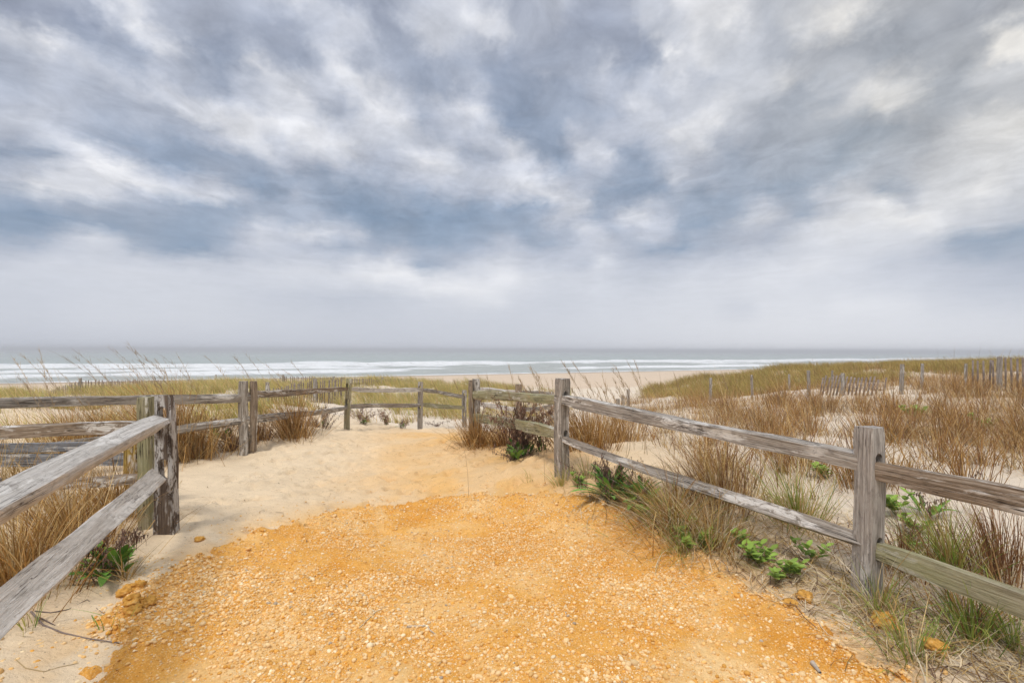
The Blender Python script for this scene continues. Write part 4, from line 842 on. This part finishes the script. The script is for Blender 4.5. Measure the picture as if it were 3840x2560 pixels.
# ------------------------------------------------------------------ broad-leaved plants
def leaf_np(base, d, side, L_, w_, fold=.25, curl=.3, K=6):
    up = np.cross(side, d); V = []; Fc = []
    for i in range(K+1):
        t_ = i/K; ww = w_*.5*math.sin(math.pi*min(1, t_*.93+.05))**.8; c = base+d*L_*t_-np.array([0, 0, 1.])*curl*L_*t_*t_
        V += [c-side*ww+up*ww*fold, c, c+side*ww+up*ww*fold]
    for i in range(K):
        o = i*3; Fc += [(o, o+1, o+4, o+3), (o+1, o+2, o+5, o+4)]
    return np.array(V), np.array(Fc)
def goldenrod(label, px, py, Y_, nleaf, L_, nst, sth, seed, spread=.5, lw=.028, stem_col=(.14, .085, .06), g=(.11, .21, .035), curlst=.3):
    r_ = np.random.default_rng(seed); q = W(px, py, Y_); z = h1(q.x, q.y); root = empty('goldenrod_plant', (q.x, q.y, z), label=label, cat='plant', group='seaside goldenrod plants')
    parts = []
    for i in range(nleaf):
        a_ = r_.uniform(0, 6.28); ti = r_.uniform(.35, 1.2); d = np.array([math.cos(a_)*math.sin(ti), math.sin(a_)*math.sin(ti), math.cos(ti)]); sd_ = np.cross(d, [0, 0, 1.]); sd_ /= np.linalg.norm(sd_)
        b_ = np.array([q.x+r_.normal(0, .05)*spread*2, q.y+r_.normal(0, .05)*spread*2, z+r_.uniform(0, .05)]); v_, f_ = leaf_np(b_, d, sd_, L_*1.3*r_.uniform(.6, 1.15), lw*1.35*r_.uniform(.8, 1.2))
        parts.append((v_, f_, np.tile(np.array(g)*r_.uniform(.7, 1.7), (len(v_), 1))))
    if parts: V, Fc, C_ = merge(parts); mesh_np('leaves', V, Fc, m_leaf, root, C_)
    parts = []
    for i in range(nst):
        a_ = r_.uniform(0, 6.28); sp_ = spread*r_.uniform(.1, .9); H_ = sth*r_.uniform(.55, 1.1); K = 12
        b_ = np.array([q.x+r_.normal(0, .05), q.y+r_.normal(0, .05), z]); wob = r_.normal(0, .03, (K+1, 3)).cumsum(0)*.5
        P = [b_+np.array([math.cos(a_)*sp_*(k/K)**1.3, math.sin(a_)*sp_*(k/K)**1.3, H_*(k/K)*(1-curlst*(k/K))])+wob[k]*[1, 1, .3] for k in range(K+1)]
        sd_ = np.array([math.cos(a_+1.57), math.sin(a_+1.57), 0]); V = []; Fc = []; o = 0
        for s2 in (sd_, np.array([0, 0, 1.])):
            for k, p_ in enumerate(P):
                ww = .0035*(1-.6*k/K); V += [p_-s2*ww, p_+s2*ww]
            Fc += [(o+2*k, o+2*k+1, o+2*k+3, o+2*k+2) for k in range(K)]; o = len(V)
        C_ = [np.array(stem_col)*r_.uniform(.8, 1.3)]*len(V)
        for j in range(int(60*H_/.5)):          # curled dead leaves and seed fluff
            t_ = r_.uniform(.15, 1)*K; k = min(K-1, int(t_)); p_ = P[k]+(P[k+1]-P[k])*(t_-k); dv = r_.normal(0, 1, 3); dv /= np.linalg.norm(dv); s3 = np.cross(dv, [0, 0, 1.]); s3 /= np.linalg.norm(s3)+1e-6
            l_ = r_.uniform(.012, .05); ww = r_.uniform(.002, .006); e = p_+dv*l_; e2 = e+np.array([0, 0, -1.])*l_*.7; o = len(V)
            V += [p_-s3*ww*.4, p_+s3*ww*.4, e+s3*ww, e-s3*ww, e2+s3*ww*.4, e2-s3*ww*.4]; Fc += [(o, o+1, o+2, o+3), (o+3, o+2, o+4, o+5)]; C_ += [np.array(stem_col)*r_.uniform(.6, 2.0)]*6
        parts.append((np.array(V), np.array(Fc), np.array(C_)))
    if parts: V, Fc, C_ = merge(parts); mesh_np('dried_stems', V, Fc, m_grass, root, C_)
    return root
goldenrod('goldenrod plant with green leaves and curled black stems in front of the mottled left post', 415, 2200, 3.32, 26, .24, 9, .50, 601, spread=.28, lw=.042, curlst=.45, g=(.13, .27, .04))
goldenrod('big brown dried goldenrod bush leaning on the middle rails', 1945, 1710, 6.9, 30, .24, 46, 1.05, 602, spread=.85, lw=.04, stem_col=(.17, .095, .06), curlst=.25)
goldenrod('smaller brown dried goldenrod bush between the big one and the middle post', 2030, 1700, 7.0, 6, .2, 16, .8, 615, spread=.5, stem_col=(.19, .10, .06))
goldenrod('dark matted stems with green leaves in front of the brown goldenrod bush', 1940, 1740, 6.6, 16, .26, 14, .28, 603, spread=.38, lw=.04)
goldenrod('goldenrod with long green leaves and dry stalks at the upper right gravel corner', 2290, 1880, 4.95, 44, .36, 14, .62, 604, spread=.4, lw=.042, g=(.12, .26, .045), curlst=.2)
goldenrod('long dark green goldenrod leaves beside the grass tangle, right of the gravel corner', 2400, 1880, 4.75, 26, .34, 6, .5, 605, spread=.35, lw=.04, g=(.11, .25, .04))
goldenrod('small dark weed with green leaves beneath the left rail beside the double post', 845, 1620, 8.3, 12, .22, 9, .55, 606, spread=.4, lw=.04)
goldenrod('small green leaved weed between the rails left of the double post', 805, 1600, 8.6, 16, .22, 4, .4, 607, spread=.3, lw=.045)
goldenrod('dark dry weed right of the sand hump, beyond the second fence bay', 1215, 1580, 11, 6, .2, 12, .6, 608, spread=.5)
goldenrod('dry weeds under the far rails, first clump right of the holed post', 1365, 1590, 12.3, 8, .2, 14, .6, 609, spread=.5, stem_col=(.2, .12, .09))
goldenrod('dry weeds under the far rails, second clump right of the holed post', 1450, 1580, 12.8, 8, .2, 12, .6, 610, spread=.45, stem_col=(.24, .14, .08))
goldenrod('low dark weed on the sand in front of the slim far post', 1510, 1600, 12.0, 6, .15, 8, .25, 611, spread=.4)
goldenrod('flat dark weed on bare sand just right of the slim far post', 1640, 1565, 14.5, 0, .1, 10, .22, 612, spread=.6)
goldenrod('brown goldenrod stalk leaning behind the right top rail near the big post', 3480, 1900, 4.4, 10, .2, 5, .5, 613, spread=.35, g=(.16, .30, .05))
goldenrod('dark dry weed in the sand below the big right post rails', 3420, 2030, 3.9, 8, .16, 8, .3, 614, spread=.35, g=(.16, .32, .06))
def sprig(label, px, py, Y_, n, seed, L_=.055, g=(.27, .40, .07), rad=.07, hgt=.12):
    r_ = np.random.default_rng(seed); q = W(px, py, Y_); z = h1(q.x, q.y)
    root = empty('leafy_sprig', (q.x, q.y, z), label=label, cat='plant', group='fresh green leafy sprigs'); parts = []; sp_ = []
    for s_ in range(n):
        a_ = r_.uniform(0, 6.28); b_ = np.array([q.x, q.y, z]); tip = b_+np.array([math.cos(a_)*rad, math.sin(a_)*rad, hgt])*r_.uniform(.5, 1.2); K = 5; w0 = .002
        s1 = np.array([w0, 0, 0]); V = []; 
        for k in range(K+1): p_ = b_+(tip-b_)*(k/K); V += [p_-s1, p_+s1]
        sp_.append((np.array(V), np.array([(2*k, 2*k+1, 2*k+3, 2*k+2) for k in range(K)]), np.tile((.20, .22, .07), (len(V), 1))))
        for j in range(9):
            t_ = .35+.65*j/8; p_ = b_+(tip-b_)*t_; la = j*2.4+r_.uniform(-.3, .3); ti = r_.uniform(.7, 1.4); d = np.array([math.cos(la)*math.sin(ti), math.sin(la)*math.sin(ti), math.cos(ti)]); sd_ = np.cross(d, [0, 0, 1.]); sd_ /= np.linalg.norm(sd_)
            v_, f_ = leaf_np(p_, d, sd_, L_*r_.uniform(.6, 1.1), L_*.52, .15, .1, 5); parts.append((v_, f_, np.tile(np.array(g)*r_.uniform(.75, 1.3), (len(v_), 1))))
    V, Fc, C_ = merge(parts); mesh_np('leaves', V, Fc, m_leaf, root, C_); V, Fc, C_ = merge(sp_); mesh_np('stems', V, Fc, m_leaf, root, C_)
for k, (lb, px, py, Y_, n, L_) in enumerate((
    ('small green sprig at the upper right corner of the gravel', 2175, 1860, 5.25, 3, .06), ('bright green leafy sprig in front of the long goldenrod leaves', 2395, 1905, 4.7, 6, .075),
    ('bright green sprig at the foot of the grass tangle', 2430, 1950, 4.5, 5, .07), ('green sprig growing through the brown grass in the middle of the right stretch', 2590, 1865, 4.3, 4, .07),
    ('green sprig at the gravel edge below the grass tangle', 2600, 2060, 3.95, 5, .07), ('green sprig on sand below the right rail, topmost of the row', 2790, 2030, 4.05, 3, .06),
    ('lush green sprig in the row beside the gravel, largest of them', 2850, 2105, 3.75, 7, .07), ('green sprig right of the lush one, next to the gravel edge', 2965, 2135, 3.55, 5, .06),
    ('upright green sprig in straw left of the big right post', 3050, 2090, 3.75, 3, .065), ('lowest green sprig of the row, at the gravel edge', 2910, 2172, 3.5, 2, .06),
    ('green sprig on bare sand behind the right rails, left of the big post', 3090, 1790, 5.4, 4, .09), ('green leafy sprig just right of the big post, below the top rail', 3360, 1860, 4.4, 6, .085),
    ('light green sprig below the right top rail, beside the brown stalk', 3440, 1920, 4.1, 4, .07), ('green leaves in the brown grass high on the right dune', 3430, 1545, 9.5, 5, .14), ('green leaves in the grass near the right edge of the dune', 3700, 1575, 8.0, 5, .11))):
    sprig(lb, px, py, Y_, n, 700+k, L_*1.2, rad=L_*1.7, hgt=L_*2.0)

# ------------------------------------------------------------------ lumps, twigs, vines
m_clay, t, b = new_mat('orange_clay', .95); n1 = noise_in(t, 30, 6, .65); n2 = noise_in(t, 5, 3)
c = ramp(t, n1, [(.3, (.44, .21, .035)), (.55, (.70, .37, .08)), (.75, (.80, .55, .24))]); t.links.new(c, b.inputs['Base Color']); bump(t, b, n1, .8, .02)
def lump(label, px, py, Y_, r, seed, flat=.7, name='clay_lump', mat=m_clay, group='orange clay lumps by the gravel'):
    q = W(px, py, Y_); z = max(h1(q.x, q.y), float(hgrav(np.array([q.x]), np.array([q.y]))[0]))
    V, Fc = ico(4); r_ = np.random.default_rng(seed); n = np.zeros(len(V))
    for k in range(14):
        d = r_.normal(0, 1, 3); d /= np.linalg.norm(d); f = r_.uniform(1.5, 7); n += np.sin(V@d*f*2+r_.uniform(0, 6))*(.20/f)*1.2
    flat = .45+.5*flat
    V = V*(1+n[:, None]*.9+(fbm(V[:, 0]*5+V[:, 2]*4+9, V[:, 1]*5-V[:, 2]*3+9, seed, 4, .6)[:, None]-.5)*.5)*np.array([1.1, .97, flat])*r*.76; a_ = r_.uniform(0, 3); ca, sa = math.cos(a_), math.sin(a_)
    V = np.stack([V[:, 0]*ca-V[:, 1]*sa+q.x, V[:, 0]*sa+V[:, 1]*ca+q.y, V[:, 2]+z+r*flat*.45], 1)
    root = empty(name, (q.x, q.y, z)); o = mesh_np(name, V, Fc, mat, root, smooth=True, size=3); o.parent = None; o.location = (q.x, q.y, z); bpy.data.objects.remove(root); o.name = name
    tag(o, label, 'lump', group)
lump('round orange clay lump on the sand left of the big right post', 3018, 2255, 3.30, .058, 1, .8)
lump('flatter orange clay lump touching the round one, on the gravel edge', 2965, 2290, 3.22, .05, 2, .5)
lump('large orange clay lump at the left gravel edge, nearest the goldenrod', 480, 2285, 3.12, .062, 3, .62)
lump('orange clay lump right of the large one at the left gravel edge', 525, 2280, 3.16, .05, 4, .55)
lump('orange clay lump below the large one at the left gravel edge', 500, 2335, 2.98, .055, 5, .5)
lump('long orange clay lump, lower right of the left-edge group', 560, 2330, 3.0, .055, 6, .5)
lump('orange clay lump lowest in the left-edge group', 505, 2368, 2.9, .055, 7, .5)
lump('small orange clay lump on the upper left rim of the gravel', 748, 2078, 3.98, .04, 9, .45)
lump('yellow orange clump in grass at the foot of the rails, bottom right', 3320, 2335, 3.02, .075, 11, .4)
lump('yellow orange clump in grass nearest the bottom right corner', 3510, 2430, 2.75, .075, 12, .4)
lump('dark rounded stone among the left-edge clay lumps', 517, 2335, 2.93, .024, 13, .8, 'stone', bpy.data.materials.new('grey_stone'), 'single stones on the gravel')
gs = bpy.data.materials['grey_stone']; gs.use_nodes = True; b = gs.node_tree.nodes['Principled BSDF']; t = gs.node_tree
t.links.new(ramp(t, noise_in(t, 60, 4), [(.3, (.10, .085, .07)), (.7, (.26, .23, .20))]), b.inputs['Base Color']); b.inputs['Roughness'].default_value = .8
def tube(name, label, pts, r, col, cat, group=None, seed=0):
    """pts: (photo x, photo y) of a strand lying on the sand"""
    P = []
    for px, py in pts:
        Y_ = EYE*F/(py-1310)
        for _ in range(6):
            x = (px-1920)/F*Y_; z = float(max(hz(np.array([x]), np.array([Y_]))[0], hgrav(np.array([x]), np.array([Y_]))[0])); Y_ = (EYE-z)*F/(py-(1312+(px-1920)*.003125))
        P.append(Vector((x, Y_, z+r*.7)))
    Q = []
    for a_, b_ in zip(P[:-1], P[1:]): Q += [a_.lerp(b_, k/5) for k in range(5)]
    Q.append(P[-1]); V = []; Fc = []
    for i, q in enumerate(Q):
        d = (Q[min(i+1, len(Q)-1)]-Q[max(i-1, 0)]); d, s_, u_ = tangent_frame(d); rr = r*(1-.6*i/len(Q))
        for k in range(6): a_ = k*math.pi/3; V.append(tuple(q+s_*math.cos(a_)*rr+u_*math.sin(a_)*rr))
    for i in range(len(Q)-1):
        for k in range(6): Fc.append((i*6+k, i*6+(k+1) % 6, i*6+6+(k+1) % 6, i*6+6+k))
    m, t, b = new_mat(name+'_bark', .85); t.links.new(ramp(t, noise_in(t, 60, 4), [(.3, tuple(v*.6 for v in col)), (.7, col)]), b.inputs['Base Color'])
    o = mesh_np(name, np.array(V), np.array(Fc), m, None, smooth=True); tag(o, label, cat, group)
gv = 'dry tendrils on the sand at bottom left'
tube('dry_tendril', 'dark dry tendril sweeping across the bottom left sand towards the gravel', [(120, 2295), (165, 2345), (240, 2375), (330, 2395), (450, 2412)], .006, (.26, .20, .17), 'tendril', gv)
tube('dry_tendril', 'thin dark tendril curving up from the lower rail to the orange lumps', [(135, 2292), (190, 2298), (260, 2285), (330, 2248)], .004, (.20, .15, .13), 'tendril', gv)
tube('dry_tendril', 'short forked dark tendril below the lower left rail', [(150, 2315), (200, 2340), (210, 2345)], .004, (.18, .13, .11), 'tendril', gv)
tube('dry_tendril', 'fine brown tendril between the goldenrod and the orange lumps', [(330, 2248), (370, 2285), (420, 2315)], .003, (.30, .22, .16), 'tendril', gv)
tube('dry_tendril', 'fine yellowish tendril low in the bottom left corner', [(60, 2470), (100, 2505), (170, 2518), (230, 2500), (300, 2485)], .0025, (.50, .36, .18), 'tendril', gv)
gt = 'grey twigs on the gravel'
tube('grey_twig', 'pale crooked twig in the lower middle of the gravel', [(1530, 2352), (1580, 2350), (1605, 2347), (1612, 2362), (1634, 2378)], .007, (.66, .54, .40), 'twig', gt)
tube('grey_twig', 'small curved pale twig left of the crooked one', [(1325, 2238), (1320, 2222), (1330, 2212)], .006, (.66, .54, .40), 'twig', gt)
tube('grey_twig', 'grey wood chip on the gravel at lower right', [(3050, 2490), (3080, 2528)], .014, (.50, .42, .33), 'wood chip', gt)
tube('grey_twig', 'long thin straw curving across the middle of the gravel', [(1350, 2355), (1410, 2295), (1470, 2268), (1560, 2258)], .003, (.68, .55, .34), 'straw', gt)

# ------------------------------------------------------------------ sea haze
m_haze = bpy.data.materials.new('sea_haze_air'); m_haze.use_nodes = True; t = m_haze.node_tree; t.nodes.clear()
pv = tnode(t, 'ShaderNodeVolumePrincipled'); pv.inputs['Color'].default_value = (.93, .94, .96, 1); pv.inputs['Density'].default_value = .0014
om = tnode(t, 'ShaderNodeOutputMaterial'); t.links.new(pv.outputs[0], om.inputs['Volume'])
V, Fc = box_np((500, 2000), 9500, 9500, -10, 5.0)
hzo = mesh_np('haze', np.array(V), np.array(Fc), m_haze); tag(hzo, 'thin grey sea haze over the water', 'haze', kind='stuff')
